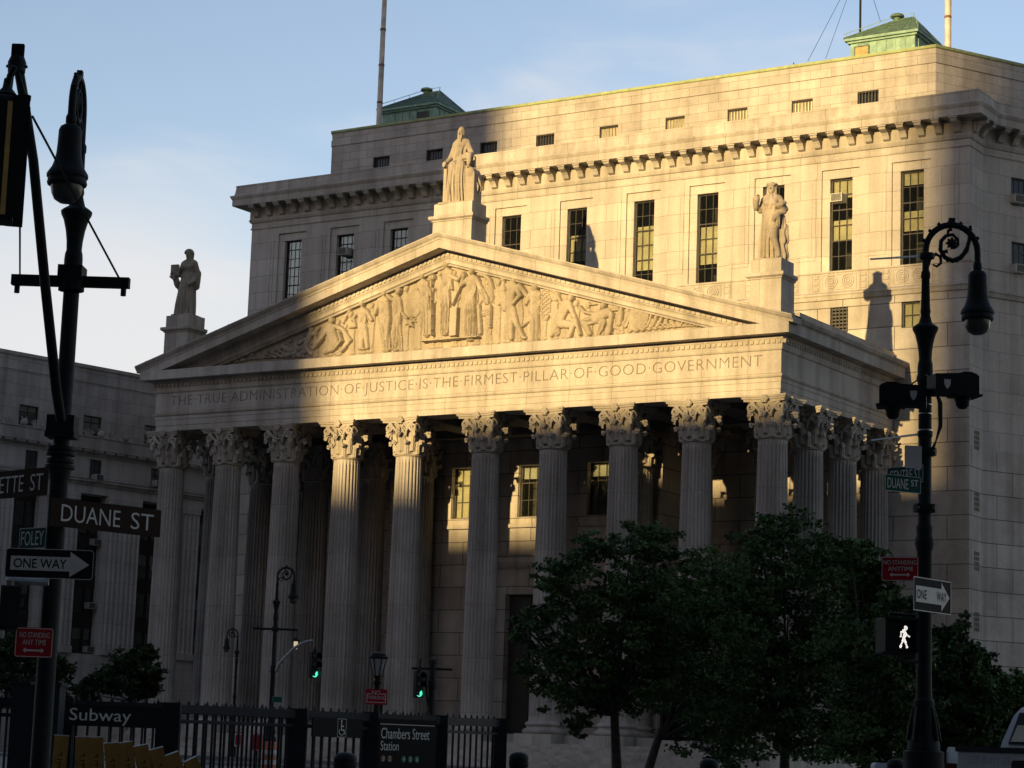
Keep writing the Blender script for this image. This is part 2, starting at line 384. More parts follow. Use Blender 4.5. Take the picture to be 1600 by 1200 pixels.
# --- main cornice with modillions
PATH = [(XL-s30*WL,YR+c30*WL),(XL,YR),(XL,YW),(XR,YW),(XR,YR),(XR+s30*WL,YR+c30*WL)]
c = MB()
c.sweep(PATH,[(-.2,34.55),(.06,34.58),(.08,34.66),(.02,34.7),(.02,35.0),(.1,35.04),(.16,35.16),(.18,35.22),(.12,35.26),(.12,35.95),(.2,36.0),(.22,36.1),
              (1.0,36.1),(1.0,36.5),(1.04,36.55),(1.12,36.7),(1.12,36.78),(.95,36.82),(.9,36.9),(.84,37.38),(.86,37.42),(.86,37.5),(-.9,37.5),(-.9,36.4),(-.2,36.4)])
def modillion(mb, M_):
    mb.M = M_                                                  # x along wall, y outward negative, z
    pr = [(0,36.09),(-.82,36.09),(-.82,35.97),(-.78,35.86),(-.6,35.80),(-.42,35.74),(-.30,35.6),(-.2,35.42),(-.06,35.36),(0,35.36)]
    mb.prism([(y,z) for y,z in pr],'x',-.2,.2)
    mb.box(-.25,.25,-.86,0,35.99,36.085)
    mb.lathe([(.001,0),(.09,.0),(.09,.44),(.001,.44)],8,(0,0,0)) if False else None
    mb.M = None
co = c.build('main_cornice', M_TRIM, CH)
md = MB(); modillion(md, Matrix.Identity(4)); m0 = md.build('modillion', M_TRIM, co)
spots = []
x = XL+.55
while x < XR-.3: spots.append(((x, YW-.12, 0), 0)); x += 1.043
for t in [1.0+1.043*i for i in range(26)]:
    p = RW+RU*t+RN*.12; spots.append(((p.x,p.y,0), math.atan2(RU.y,RU.x)))
for yy in (YW+.3,YW+1.35): spots.append(((XR+.12,yy,0), R(90)))
for i,(p,rz) in enumerate(spots):
    o = m0 if i == 0 else m0.copy()
    if i: COL.objects.link(o); o.parent = co
    o.location = p; o.rotation_euler.z = rz
# --- roof terrace and attic storey
AX0, AX1, AY = -21.95, 21.3, 19.0
a = MB()
ATW = [(-18.46,-17.09),(-14.16,-12.83),(-9.94,-8.61),(-5.66,-4.31),(-.99,.35),(3.7,5.04),(7.96,9.3),(12.22,13.6),(16.46,17.79)]
a.wall((0,AY,0),(1,0,0),(0,0,1),(0,1,0), AX0,AX1,36.4,41.74,[(p,q,39.0,39.73) for p,q in ATW],0.4)
AR = Vector((AX1,AY,0))
a.wall(AR, RU,(0,0,1),-RN,0,WL,36.4,41.74,[],.2)
a.poly([(AX0,AY,36.4),(AX0,AY,41.74),(AX0-s30*WL,AY+c30*WL,41.74),(AX0-s30*WL,AY+c30*WL,36.4)])
ATP = [(AX0-s30*WL,AY+c30*WL),(AX0,AY),(AX1,AY),(AX1+s30*WL,AY+c30*WL)]
a.sweep(ATP,[(-.05,40.86),(.05,40.87),(.05,41.27),(.0,41.3),(.02,41.76),(-.6,41.76),(-.6,40.86)])
at_ = a.build('attic_wall', M_ATT, CH)
fl = MB(); fl.sweep(ATP,[(-.6,41.77),(.07,41.765),(.1,41.8),(.1,41.95),(-.6,42.0)]); fl.build('copper_flashing', M_COPLINE, at_)
for i,(p,q) in enumerate(ATW):
    f = MB(); f.box(p,q,AY+.3,AY+.36,39.0,39.73)
    fo = f.build('attic_window', M_BLIND if i in (4,5,6,7) else M_TWIN, CH)
    f = MB()
    for k in range(7): xx = p+.06+(q-p-.12)*k/6; f.box(xx-.025,xx+.025,AY+.1,AY+.15,39.0,39.73)
    f.box(p,q,AY+.09,AY+.16,39.68,39.73)
    f.build('bars', M_FRAME, fo)
rf = MB(); rf.poly([(XL,YW,36.39),(XR,YW,36.39),(XR+s30*WL,YR+c30*WL,36.39),(XL-s30*WL,YR+c30*WL,36.39)])
rf.poly([(AX0,AY,41.72),(AX1,AY,41.72),(AX1+s30*WL,AY+c30*WL,41.72),(AX0-s30*WL,AY+c30*WL,41.72)])
rf.build('roof', M_GROUND, CH)
# dark carved grilles in the right-hand return
v = MB()
for py in (600,688,784,877,972):
    p = hx(1526, py, XR)
    for ii in range(3):
        for jj in range(4): v.box(XR+.005,XR+.03,p.y-.36+ii*.26,p.y-.16+ii*.26,p.z-.5+jj*.27,p.z-.3+jj*.27)
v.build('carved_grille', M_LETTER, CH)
# ================================================================== PORTICO
ya, xa = 0.98, 20.37
EP = [(-xa,YW-.01),(-xa,ya),(xa,ya),(xa,YW-.01)]
e = MB()
e.sweep(EP,[(-1.72,18.85),(-.05,18.83),(-.05,19.13),(-.02,19.15),(-.02,19.48),(.01,19.5),(.01,19.70),(.08,19.74),(.12,19.82),(.12,19.88),(-.02,19.9),(-.02,21.08),
   (.04,21.1),(.08,21.18),(.08,21.26),(.09,21.32),(.09,21.38),(.11,21.4),(.11,21.62),(.14,21.66),(.16,21.74),(.16,21.81),(.735,21.81),(.735,22.33),(.68,22.36),(-1.72,22.5)])
e.sweep([(xa,ya-.7),(xa,YW-.01)],[(-.3,22.37),(.735,22.335),(.76,22.38),(.88,22.44),(.96,22.56),(.98,22.6),(.98,22.66),(-.3,22.74)])
e.sweep([(-xa,YW-.01),(-xa,ya-.7)],[(-.3,22.37),(.735,22.335),(.76,22.38),(.88,22.44),(.96,22.56),(.98,22.6),(.98,22.66),(-.3,22.74)])
n = 0
xx = -xa-.2
while xx < xa+.25:                                    # egg-and-dart course as small rounded blocks
    e.box(xx,xx+.17,ya-.18,ya-.10,21.43,21.6); xx += .3
yy = ya+.1
while yy < YW-.3: e.box(xa+.10,xa+.18,yy,yy+.17,21.43,21.6); yy += .3
xx = -xa
while xx < xa: e.box(xx,xx+.1,ya-.1,ya-.02,19.72,19.78) if False else None; xx += 5
# blocking courses behind the return gutters
for sx in (-1,1):
    x0, x1 = sorted((sx*19.75, sx*20.45)); e.box(x0,x1,2.9,YW-.02,22.6,23.32)
ENT = e.build('entablature', M_PORT, CH)
# carved inscription: a thin facing slab with the letters cut through it
TXT = 'THE\u00b7TRUE\u00b7ADMINISTRATION\u00b7OF\u00b7JUSTICE\u00b7IS\u00b7THE\u00b7FIRMEST\u00b7PILLAR\u00b7OF\u00b7GOOD\u00b7GOVERNMENT'
def loops(bd):
    nb = {}
    for a_, b_ in bd: nb.setdefault(a_, []).append(b_); nb.setdefault(b_, []).append(a_)
    out = []; seen = set()
    for s0 in nb:
        if s0 in seen: continue
        lp = [s0]; seen.add(s0); cur = s0
        while True:
            nx = [q for q in nb[cur] if q not in seen]
            if not nx: break
            cur = nx[0]; seen.add(cur); lp.append(cur)
        if len(lp) > 2: out.append(lp)
    return out
def inscription():
    V, F, bd = text_geo(TXT, -0.016, 1.06); w_, h_ = V.max(0)
    X0, X1, Z0, Z1 = -19.2, 19.34, 20.13, 20.88
    P = lambda i: (X0+(X1-X0)*V[i][0]/w_, Z0+(Z1-Z0)*V[i][1]/h_)
    LP = [[P(i) for i in lp] for lp in loops(bd)]
    span = sorted((min(p[0] for p in l), max(p[0] for p in l), k) for k, l in enumerate(LP))
    cells = []                                             # letters grouped where their outlines overlap
    for x0, x1, k in span:
        if cells and x0 < cells[-1][1]+.004: cells[-1][1] = max(cells[-1][1], x1); cells[-1][2].append(k)
        else: cells.append([x0, x1, [k]])
    cut = [-xa-.01]+[(a[1]+b[0])/2 for a, b in zip(cells[:-1], cells[1:])]+[xa+.01]
    mb = MB(); zb, zt = 19.93, 21.07
    from mathutils.geometry import delaunay_2d_cdt
    yf, yb = ya-.018, ya+.012
    for (c0, c1, ks), xl, xr in zip(cells, cut[:-1], cut[1:]):
        pts = [Vector((xl,zb)),Vector((xr,zb)),Vector((xr,zt)),Vector((xl,zt))]; ed = [(0,1),(1,2),(2,3),(3,0)]
        for k in ks:
            i0 = len(pts); pts += [Vector(p) for p in LP[k]]; n_ = len(LP[k]); ed += [(i0+j, i0+(j+1)%n_) for j in range(n_)]
            for j in range(n_):
                p, q = LP[k][j], LP[k][(j+1)%n_]; mb.poly([(p[0],yf,p[1]),(q[0],yf,q[1]),(q[0],yb,q[1]),(p[0],yb,p[1])])
        ov, oe, of, _, _, _ = delaunay_2d_cdt(pts, ed, [], 0, 1e-6)
        keep = []
        for f in of:
            cx = sum(ov[i].x for i in f)/len(f); cz = sum(ov[i].y for i in f)/len(f); c_ = 0
            for k in ks:
                l = LP[k]; n_ = len(l)
                for j in range(n_):
                    (xa_,za_),(xb_,zb_) = l[j], l[(j+1)%n_]
                    if (za_ > cz) != (zb_ > cz) and cx < (xb_-xa_)*(cz-za_)/(zb_-za_)+xa_: c_ ^= 1
            if not c_: keep.append(tuple(f))
        mb.add([(v.x, yf, v.y) for v in ov], keep)
    mb.poly([(-xa-.01,yf,zt),(xa+.01,yf,zt),(xa+.01,ya+.02,zt),(-xa-.01,ya+.02,zt)]); mb.poly([(-xa-.01,yf,zb),(xa+.01,yf,zb),(xa+.01,ya+.02,zb),(-xa-.01,ya+.02,zb)])
    for sx in (-xa-.01, xa+.01): mb.poly([(sx,yf,zb),(sx,yf,zt),(sx,ya+.02,zt),(sx,ya+.02,zb)])
    o_ = mb.build('inscription', M_PORT, CH)
    k_ = MB(); k_.poly([(-xa+.6,ya+.014,20.0),(xa-.6,ya+.014,20.0),(xa-.6,ya+.014,21.0),(-xa+.6,ya+.014,21.0)]); k_.build('letter_ground', M_LETTER, o_)  # darker sheet paints in the shade of the letter cuts
inscription()
# --- pediment
h, ZS, ZA = 21.35, 22.66, 28.83
def zr(x): return ZS+(ZA-ZS)*(1-abs(x)/h)
def raking(mb, prof, xs):
    mb.rings([[(x, y, zr(x)+dz) for y, dz in prof] for x in xs])
g = MB()
raking(g,[(.0,0),(.0,-.07),(.03,-.1),(.08,-.18),(.17,-.26),(.2,-.33),(.2,-.38),(1.2,-.38),(1.2,.02)],[-h,0,h])
raking(g,[(.241,-.375),(.241,-.85),(1.4,-.85),(1.4,-.375)],[-21.08,0,21.08])
raking(g,[(1.06,-.845),(1.06,-.92),(1.08,-.98),(1.09,-1.14),(1.12,-1.16),(1.12,-1.2),(1.18,-1.26),(1.22,-1.34),(1.22,-1.5),(1.32,-1.56),(1.36,-1.64),(1.9,-1.64),(1.9,-.845)],[-19.6,0,19.6])
x = -19.2
while x < 19.2:
    za, zb = zr(x)-1.10, zr(x+.16)-1.10
    i = g.av([(x,1.03,za-.02),(x+.16,1.03,zb-.02),(x+.16,1.12,zb-.02),(x,1.12,za-.02),(x,1.03,za+.12),(x+.16,1.03,zb+.12),(x+.16,1.12,zb+.12),(x,1.12,za+.12)])
    for q in ((0,3,2,1),(4,5,6,7),(0,1,5,4),(1,2,6,5),(2,3,7,6),(3,0,4,7)): g.face([i+k for k in q])
    x += .3
# joints of the raking gutter stones
for k in range(-10,11):
    if k == 0: continue
    x = k*2.05
    g.rings([[(xx, y, zr(xx)+dz) for y, dz in [(-.012,.012),(-.012,-.07),(.07,-.19),(.19,-.27),(.19,-.34),(.3,-.34),(.3,.015)]] for xx in (x-.05,x+.05)])
PED = g.build('pediment_cornice', M_PORT, CH)
t = MB(); t.poly([(-19.8,1.62,22.35),(19.8,1.62,22.35),(0,1.62,zr(0)-1.6)]); TY = t.build('tympanum', M_REL, CH)
rf = MB()
rf.poly([(-h+1.2,1.0,zr(h-1.2)-.01),(0,1.0,zr(0)-.01),(0,YW,zr(0)-.01),(-h+1.2,YW,zr(h-1.2)-.01)]); rf.poly([(0,1.0,zr(0)-.01),(h-1.2,1.0,zr(h-1.2)-.01),(h-1.2,YW,zr(h-1.2)-.01),(0,YW,zr(0)-.01)])
rf.build('portico_roof', M_COPROOF, CH)
# --- ceiling with beams and coffers
ce = MB(); ce.box(-xa+1.6,xa-1.6,2.6,YW-.01,19.75,19.9)
XC = [-2.506-4.264*k for k in range(4,-1,-1)]+[2.506+4.264*k for k in range(5)]
for x in XC[1:-1]: ce.box(x-.75,x+.75,2.7,YW-.02,18.86,19.74)
for y in (6.1,10.37):
    for a_, b_ in zip(XC[:-1], XC[1:]): ce.box(a_+.76,b_-.76,y-.7,y+.7,18.9,19.73)
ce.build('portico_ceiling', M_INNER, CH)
# --- steps, stylobate, pedestal blocks
st = MB()
for x in XC: st.box(x-1.12,x+1.12,.62,3.0,1.36,1.83)
for y in (6.1,10.37):
    for sx in (-1,1): st.box(sx*19.56-1.1,sx*19.56+1.1,y-1.1,y+1.1,1.36,1.83)
st.box(-20.7,20.7,1.9,YW-.02,0.1,1.80)
nst = 9
for k in range(nst): st.box(-20.9,20.9,1.0-(k+1)*.42,1.9,0.0 if k==nst-1 else 1.36-(k+1)*.15-.02,1.36-k*.15)
for sx in (-1,1):
    x0, x1 = sorted((sx*20.95, sx*22.6)); st.box(x0,x1,-4.2,YW-.02,0,1.9); st.box(x0-.1,x1+.1,-4.3,YW-.03,1.91,2.1)
st.build('steps', M_TRIM, CH)
# --- columns
def column_shaft():
    mb = MB(); n, z0, z1 = 24, 2.5, 16.66
    rings = []
    N = n*6
    for j, tz in enumerate([0,.012,.025,.12,.25,.4,.55,.7,.85,.975,.988,1]):
        z = z0+(z1-z0)*tz; r_ = .87-(.13)*(tz**1.7)
        fl_ = 0.105 if 2 <= j <= 9 else (0.0 if j in (0,11) else .04)
        ring = []
        for k in range(N):
            q = (k % 6)/6.0
            d = 0 if q < .17 else fl_*math.sin(math.pi*(q-.17)/.83)**.7
            a_ = 2*math.pi*k/N
            ring.append(((r_-d)*math.cos(a_), (r_-d)*math.sin(a_), z))
        rings.append(ring)
    mb.rings(rings, True, False, False)
    return mb
def column_base():
    mb = MB(); pr = [(1.12,1.835),(1.17,1.88),(1.19,1.96),(1.17,2.04),(1.1,2.08),(1.04,2.1),(.97,2.15),(.96,2.22),(1.0,2.26),(1.03,2.27),(1.06,2.32),(1.05,2.38),(1.0,2.42),(.93,2.44),(.89,2.5)]
    mb.lathe(pr, 40, cap0=False, cap1=False); return mb
def capital():
    mb = MB(); z0 = 16.66; H = 2.17
    mb.lathe([(.74,0),(.80,.02),(.83,.06),(.80,.11),(.75,.13),(.74,.2),(.74,1.0),(.78,1.35),(.86,1.6),(.98,1.78),(1.0,1.84)], 32, (0,0,z0), True, True)
    def bell(t): return .75 if t < .9 else .75+.22*((t-.9)/.9)**2
    def leaf(a_, zb, hh, wd, out):
        rows = []
        for i in range(10):
            t = i/9
            if t < .72: z = zb+hh*t/.72*.96; rr = bell(z)+.06+.08*t
            else:
                q = (t-.72)/.28; z = zb+hh*(.96+.07*math.sin(q*math.pi)-.22*q*q); rr = bell(zb+hh)+.12+out*math.sin(q*math.pi/2)
            ww = wd*(1-.25*t)*(1+.16*math.cos(i*math.pi))*(1 if t < .8 else 1-.55*(t-.8)/.2)
            row = []
            for j in range(-3,4):
                u = j/3; bulge = .07*(1-u*u)+(.035 if j in (-1,1) else 0)-.05*abs(u)
                row.append(((rr+bulge)*math.cos(a_+u*ww/rr), (rr+bulge)*math.sin(a_+u*ww/rr), z0+z-.06*abs(u)*hh))
            rows.append(row)
        b0 = [mb.av(r_) for r_ in rows]
        for i in range(9):
            for j in range(6):
                mb.face((b0[i]+j,b0[i]+j+1,b0[i+1]+j+1,b0[i+1]+j))
        mb.tube([rows[i][3] for i in range(0,10)], [.05]*8+[.06,.05], 5)
        tip = rows[8][3]; mb.tube([rows[8][1], tip, rows[8][5]], [.05,.1,.05], 6)
    for k in range(8): leaf(2*math.pi*(k+.5)/8, .12, .72, .27, .22)
    for k in range(8): leaf(2*math.pi*k/8, .3, 1.08, .27, .34)
    def spiral(c_, ux, turns, r0, r1, wd, n=26):
        pts = []; rad = []
        for i in range(n):
            t = i/(n-1); a_ = math.pi*.5+turns*2*math.pi*t; rr = r0+(r1-r0)*t
            pts.append((c_[0]+ux[0]*rr*math.cos(a_), c_[1]+ux[1]*rr*math.cos(a_), c_[2]+rr*math.sin(a_))); rad.append(wd*(1-.45*t))
        mb.tube(pts, rad, 6)
    for k in range(4):
        for s_ in (-1,1):
            a_ = math.pi/4+k*math.pi/2; b_ = a_+s_*.30
            d = (math.cos(a_), math.sin(a_)); side = (-math.sin(a_)*s_, math.cos(a_)*s_)
            c_ = (d[0]*1.22+side[0]*.10, d[1]*1.22+side[1]*.10, z0+1.58)
            fx = math.pi/2*round((b_)/(math.pi/2)) if False else None
            fa = a_+s_*math.pi/4                        # the face this volute is seen on
            tang = (-math.sin(fa)*s_, math.cos(fa)*s_)  # along that face, towards the corner
            ux = (-tang[0], -tang[1])
            spiral(c_, ux, 1.6, .25, .03, .085)
            st_ = (math.cos(fa)*.86-tang[0]*.28, math.sin(fa)*.86-tang[1]*.28, z0+1.12)
            mid = (st_[0]*.5+c_[0]*.5+math.cos(fa)*.06, st_[1]*.5+c_[1]*.5+math.sin(fa)*.06, z0+1.62)
            mb.tube([st_, (st_[0]*.75+mid[0]*.25,st_[1]*.75+mid[1]*.25,z0+1.42), mid, (c_[0],c_[1],z0+1.83)], [.07,.085,.085,.085], 6)
            # small inner scroll
            c2 = (math.cos(fa)*.96+tang[0]*.2, math.sin(fa)*.96+tang[1]*.2, z0+1.5)
            spiral(c2, tang, 1.3, .14, .02, .05, 16)
    # abacus with hollowed sides and cut corners
    def aba(hw, z_a, z_b):
        pts = []
        for k in range(4):
            fa = k*math.pi/2
            for u in np.linspace(-1,1,9):
                dd = hw*(.80+.20*abs(u)**2.2); tt = u*hw*.985
                pts.append((math.cos(fa)*dd-math.sin(fa)*tt, math.sin(fa)*dd+math.cos(fa)*tt))
        mb.rings([[(x_,y_,z0+z_a) for x_,y_ in pts],[(x_,y_,z0+z_b) for x_,y_ in pts]])
    aba(1.12,1.84,1.96); aba(1.20,1.965,2.06); aba(1.26,2.065,2.168)
    for k in range(4):                                   # fleuron
        fa = k*math.pi/2; cx_, cy_ = math.cos(fa)*1.05, math.sin(fa)*1.05
        for j in range(7):
            if j == 6: dx = dz = 0
            else: dx, dz = .13*math.cos(j*math.pi/3), .13*math.sin(j*math.pi/3)
            px, py = cx_-math.sin(fa)*dx, cy_+math.cos(fa)*dx
            mb.lathe([(.01,-.1),(.08,-.07),(.1,0),(.08,.07),(.01,.1)], 8, (px, py, z0+1.97+dz))
    return mb
cs = column_shaft().build('portico_column', M_COL, CH, 25)
cb_ = column_base().build('column_base', M_COL, cs, 40)
cc = capital().build('capital', M_CARVE, cs, 50)
spots = [(x,1.84) for x in XC]+[(sx*19.56,1.84+4.264*k) for sx in (-1,1) for k in (1,2,3)]+[(sx*x,10.37) for sx in (-1,1) for x in (11.03,15.3)]+[(sx*7.4,10.2) for sx in (-1,1)]
for i,(x,y) in enumerate(spots):
    o = cs if i == 0 else dup(cs, CH)
    o.location = (x,y,0); o.rotation_euler.z = (i*7 % 4)*math.pi/2
# --- pedestals
def pedestal(x0,x1,y0,y1,zb,z1):
    mb = MB(); z2 = z1-1.02
    mb.box(x0,x1,y0,y1,zb,z2); mb.box(x0-.06,x1+.06,y0-.06,y1+.06,z2+.001,z2+.07)
    mb.sweep([(x0,y1),(x0,y0),(x1,y0),(x1,y1)],[(-.1,z2+.071),(.1,z2+.072),(.2,z2+.14),(.2,z2+.3),(-.1,z2+.33)])
    mb.box(x0+.03,x1-.03,y0+.03,y1-.03,z2+.2,z1)
    return mb.build('pedestal', M_TRIM, CH)
PA = (-1.2,1.38,1.3,2.8); PR_ = (18.4,20.15,1.3,2.85); PL = (-20.3,-18.5,1.3,2.85)
pedestal(*PA, 27.9, 30.75); pedestal(*PR_, 22.5, 25.86); pedestal(*PL, 22.5, 25.86)
# ================================================================== PEDIMENT RELIEF (carved figures, each its own mesh)
def relief(name, prims, step=0.030, parent=None, H=1.0):
    """prims in photo pixels on the tympanum plane: ('c',x1,y1,r1,x2,y2,r2,h) limb, ('e',x,y,rx,ry,h) boss, ('b',x0,y0,x1,y1,h) block, ('a',pts,r,h) strand, fold=n"""
    def W(px, py): p = hy(px, py, 1.45); return p.x, p.z
    SC = 27.2                                                    # photo pixels per metre on this plane
    items = []; bx = []
    for p in prims:
        k = p[0]
        if k == 'c':
            a, b = W(p[1],p[2]), W(p[4],p[5]); ra, rb = p[3]/SC, p[6]/SC; fold = p[8] if len(p) > 8 else 0
            items.append(('c',a,b,ra,rb,p[7],fold)); bx += [(a[0]-ra,a[1]-ra),(a[0]+ra,a[1]+ra),(b[0]-rb,b[1]-rb),(b[0]+rb,b[1]+rb)]
        elif k == 'e':
            a = W(p[1],p[2]); items.append(('e',a,p[3]/SC,p[4]/SC,p[5],p[6] if len(p) > 6 else 0)); bx += [(a[0]-p[3]/SC,a[1]-p[4]/SC),(a[0]+p[3]/SC,a[1]+p[4]/SC)]
        elif k == 'b':
            a, b = W(p[1],p[4]), W(p[3],p[2]); items.append(('b',a,b,p[5])); bx += [a,b]
        elif k == 'a':
            pts = [W(*q) for q in p[1]]; r_ = p[2]/SC
            for a, b in zip(pts[:-1], pts[1:]): items.append(('c',a,b,r_,r_,p[3],0))
            for a in pts: bx += [(a[0]-r_,a[1]-r_),(a[0]+r_,a[1]+r_)]
    B = np.array(bx); x0, z0 = B.min(0)-.06; x1, z1 = B.max(0)+.06
    nx, nz = int((x1-x0)/step)+2, int((z1-z0)/step)+2
    X, Z = np.meshgrid(x0+np.arange(nx)*step, z0+np.arange(nz)*step)
    Hf = np.zeros_like(X)
    for it in items:
        if it[0] == 'c':
            _, a, b, ra, rb, hh, fold = it; dx, dz = b[0]-a[0], b[1]-a[1]; L2 = dx*dx+dz*dz+1e-9
            t = np.clip(((X-a[0])*dx+(Z-a[1])*dz)/L2, 0, 1); r_ = ra+(rb-ra)*t
            ex, ez = X-a[0]-dx*t, Z-a[1]-dz*t; d = np.hypot(ex, ez)/r_
            hgt = hh*((d < 1)*.5+.5*np.sqrt(np.clip(1-d**2, 0, 1)))
            if fold:
                sd = (ex*dz-ez*dx)/math.sqrt(L2)/r_
                hgt = hgt*(1-.22*(1+np.cos(sd*fold+2.2*np.sin(t*3)))*np.clip(t*2.5, 0, 1))
        elif it[0] == 'e':
            _, a, rx, rz, hh, tex = it; d = np.hypot((X-a[0])/rx, (Z-a[1])/rz)
            hgt = hh*((d < 1)*.5+.5*np.sqrt(np.clip(1-d**2, 0, 1)))
            if tex: hgt = hgt*(1-.35*(np.sin(X*26)*np.sin(Z*26+1.3*np.sin(X*9)) > .1))
        else:
            _, a, b, hh = it; hgt = np.where((X > a[0]) & (X < b[0]) & (Z > a[1]) & (Z < b[1]), hh, 0)
        Hf = np.maximum(Hf, hgt*H*.74)
    Hf += np.where(Hf > .03, .012*np.sin(X*17)*np.sin(Z*13), 0)
    mask = Hf > .025
    cell = mask[:-1,:-1] | mask[1:,:-1] | mask[:-1,1:] | mask[1:,1:]
    idx = -np.ones(X.shape, int); V = []; F = []
    jj, ii = np.nonzero(cell)
    for j, i in zip(jj, ii):
        q = []
        for (a, b) in ((j,i),(j,i+1),(j+1,i+1),(j+1,i)):
            if idx[a,b] < 0: idx[a,b] = len(V); V.append((X[a,b], 1.605-Hf[a,b], Z[a,b]))
            q.append(idx[a,b])
        F.append(tuple(q))
    mb = MB(); mb.add(V, F); return mb.build(name, M_REL, parent, 48)
def fig(head, neck, hip, foot, r=(4.2,9,8,7), h=.42, fold=9, extra=()):
    hx_, hy_ = head
    P = [('e',hx_,hy_,r[0],r[0]*1.25,h+.1),('e',hx_+.5,hy_-2,r[0]*1.1,r[0]*.9,h+.06),('c',hx_,hy_+3,r[0]*.6,neck[0],neck[1],r[0]*.75,h*.8),
         ('c',neck[0]-r[1]*.55,neck[1]+3,r[1]*.55,neck[0]+r[1]*.55,neck[1]+3,r[1]*.55,h*.85),
         ('c',neck[0],neck[1]+5,r[1],hip[0],hip[1],r[2],h,4),('c',hip[0],hip[1],r[2],foot[0],foot[1],r[3],h*.95,fold),
         ('e',foot[0]-3,foot[1]+2,3.2,2,h*.7),('e',foot[0]+3,foot[1]+2,3.2,2,h*.7)]
    return P+list(extra)
FIGS = [
 # centre: tall robed figure between two others, on a plinth
 fig((698.5,413.5),(699,423),(695.5,455),(695,517),(5,9,8.5,7.5),.50,11,[('c',703,431,4,716,437,3.2,.44),('c',716,437,3.2,724,428,3,.42),('a',[(706,438),(707,452)],2,.45)]),
 fig((739,424.5),(738,434),(735,463),(735,522),(5,10,9,11),.55,15,[('c',747,440,4,752,452,4.5,.5),('c',752,452,5,760,470,6,.42,6),('c',729,440,4,721,447,3,.5),('c',721,447,3,726,430,3,.45),('a',[(722,448),(709,477)],1.3,.5),('c',748,478,2.5,750,520,3,.35)]),
 fig((660.5,431),(661,441),(664,470),(667,520),(5,9.5,8.5,7),.46,9,[('e',647,474,15.5,22,.30),('e',647,474,10,15,.36),('c',668,447,3.6,675,462,3,.46),('c',675,462,3,678,452,2.5,.46)]),
]
EXTRA = [('relief_block',[('b',662,484,675,524,.34),('b',703.5,480,716.5,526,.42),('b',661,525,750,535.5,.62)]),
 ('relief_staff',[('a',[(677.2,428),(676.3,524)],1.3,.55),('e',678,434,3.2,4.5,.5)]),
 ('relief_wing',[('a',[(747,428),(757,430),(765,438),(768.5,452),(768,470)],3.0,.30),('a',[(768,455),(765.5,508)],1.6,.34),('e',758,446,9,14,.18,1),('e',765,511,2.6,2.2,.35)]),
 ('relief_foliage',[('c',640,500+k,1.6,640+10*math.cos(k),503+8*math.sin(k*1.7),1.3,.25) for k in range(9)]+[('e',758,488,8,6,.22,1)])]
FIGS += [
 # right of centre: nude striding men, cloaked man, seated and reclining figures
 [('e',786,436,3.6,4.6,.38),('c',786,440,3,785,452,5,.3),('c',783,452,6,788,480,6,.25),('a',[(779,476),(786,471)],1.6,.3)]+
 [('e',804,438,4.5,5.2,.52),('c',800,447,8.5,796,478,6.5,.48),('c',797,478,6.5,798,505,5,.45),('c',798,505,4.6,799,529,3.2,.4),('c',801,484,5.5,808,508,4.2,.42),('c',808,508,4,817,526,3,.4),('e',819,528,4.5,2.6,.4),('c',807,449,4.5,813,462,3.6,.46),('c',813,462,3.4,803,474,2.8,.46),('c',812,446,3.6,823,462,3,.42)],
 fig((837,449.5),(836,458),(834.5,482),(836.5,527),(4.8,10,9,7.5),.46,8,[('e',852,474,9.5,26,.30,1),('c',827,462,4,822,474,3.2,.4),('a',[(815,510),(832,498)],1.5,.3)]),
 [('e',892,466,5,5.6,.52),('c',884,477,8.5,874,500,8,.48),('c',889,474,5,899,497,3.4,.45),('c',899,497,3.2,906,522,2.6,.4),('c',873,505,7,896,508,5,.46),('c',896,508,4.6,889,526,3.6,.4),('c',870,505,5,862,524,3.4,.4),('e',866,459,9,11,.22),('a',[(858,452),(870,458),(876,473)],2,.3),('e',868,517,6,8,.3,1)],
 [('e',943,478,4.6,5,.50),('c',950,488,7,932,496,9,.46),('c',932,496,8,912,504,6,.44,5),('c',912,504,5.5,921,521,4,.38),('c',956,492,4,953,520,2.8,.44),('c',928,491,3,914,488,2.4,.42),('c',914,488,2.2,906,479,2,.4),('c',940,502,7,936,519,4,.36,5)],
 [('e',970,483,3.4,4.2,.34),('c',969,488,4.5,966,505,5,.32),('e',980.5,485,3.6,4,.36),('c',980,490,4.5,976,507,5,.32,4),('e',963,497,3.5,8,.25,1)],
]
EXTRA += [('relief_tablet',[('b',950,474,967,487,.22)]),('relief_scroll',[('b',913,474,932,478,.2)]),('relief_shield',[('e',997,493,17,20,.30),('e',996,488,11,11,.36),('e',996,488,5,5,.42)])]
waves = []
for k in range(9):
    x = 1014+k*8.2; y1 = 487+k*1.6; y2 = 512-k*.25; waves.append(('a',[(x+7,y1),(x+3.5,y1+3),(x+2,(y1+y2)/2),(x-2,y2-3),(x-5,y2-1)],2.0-.09*k,.32-.018*k))
    waves.append(('e',x+5,y1+2,3-.15*k,3-.15*k,.33-.02*k))
EXTRA.append(('relief_waves',waves))
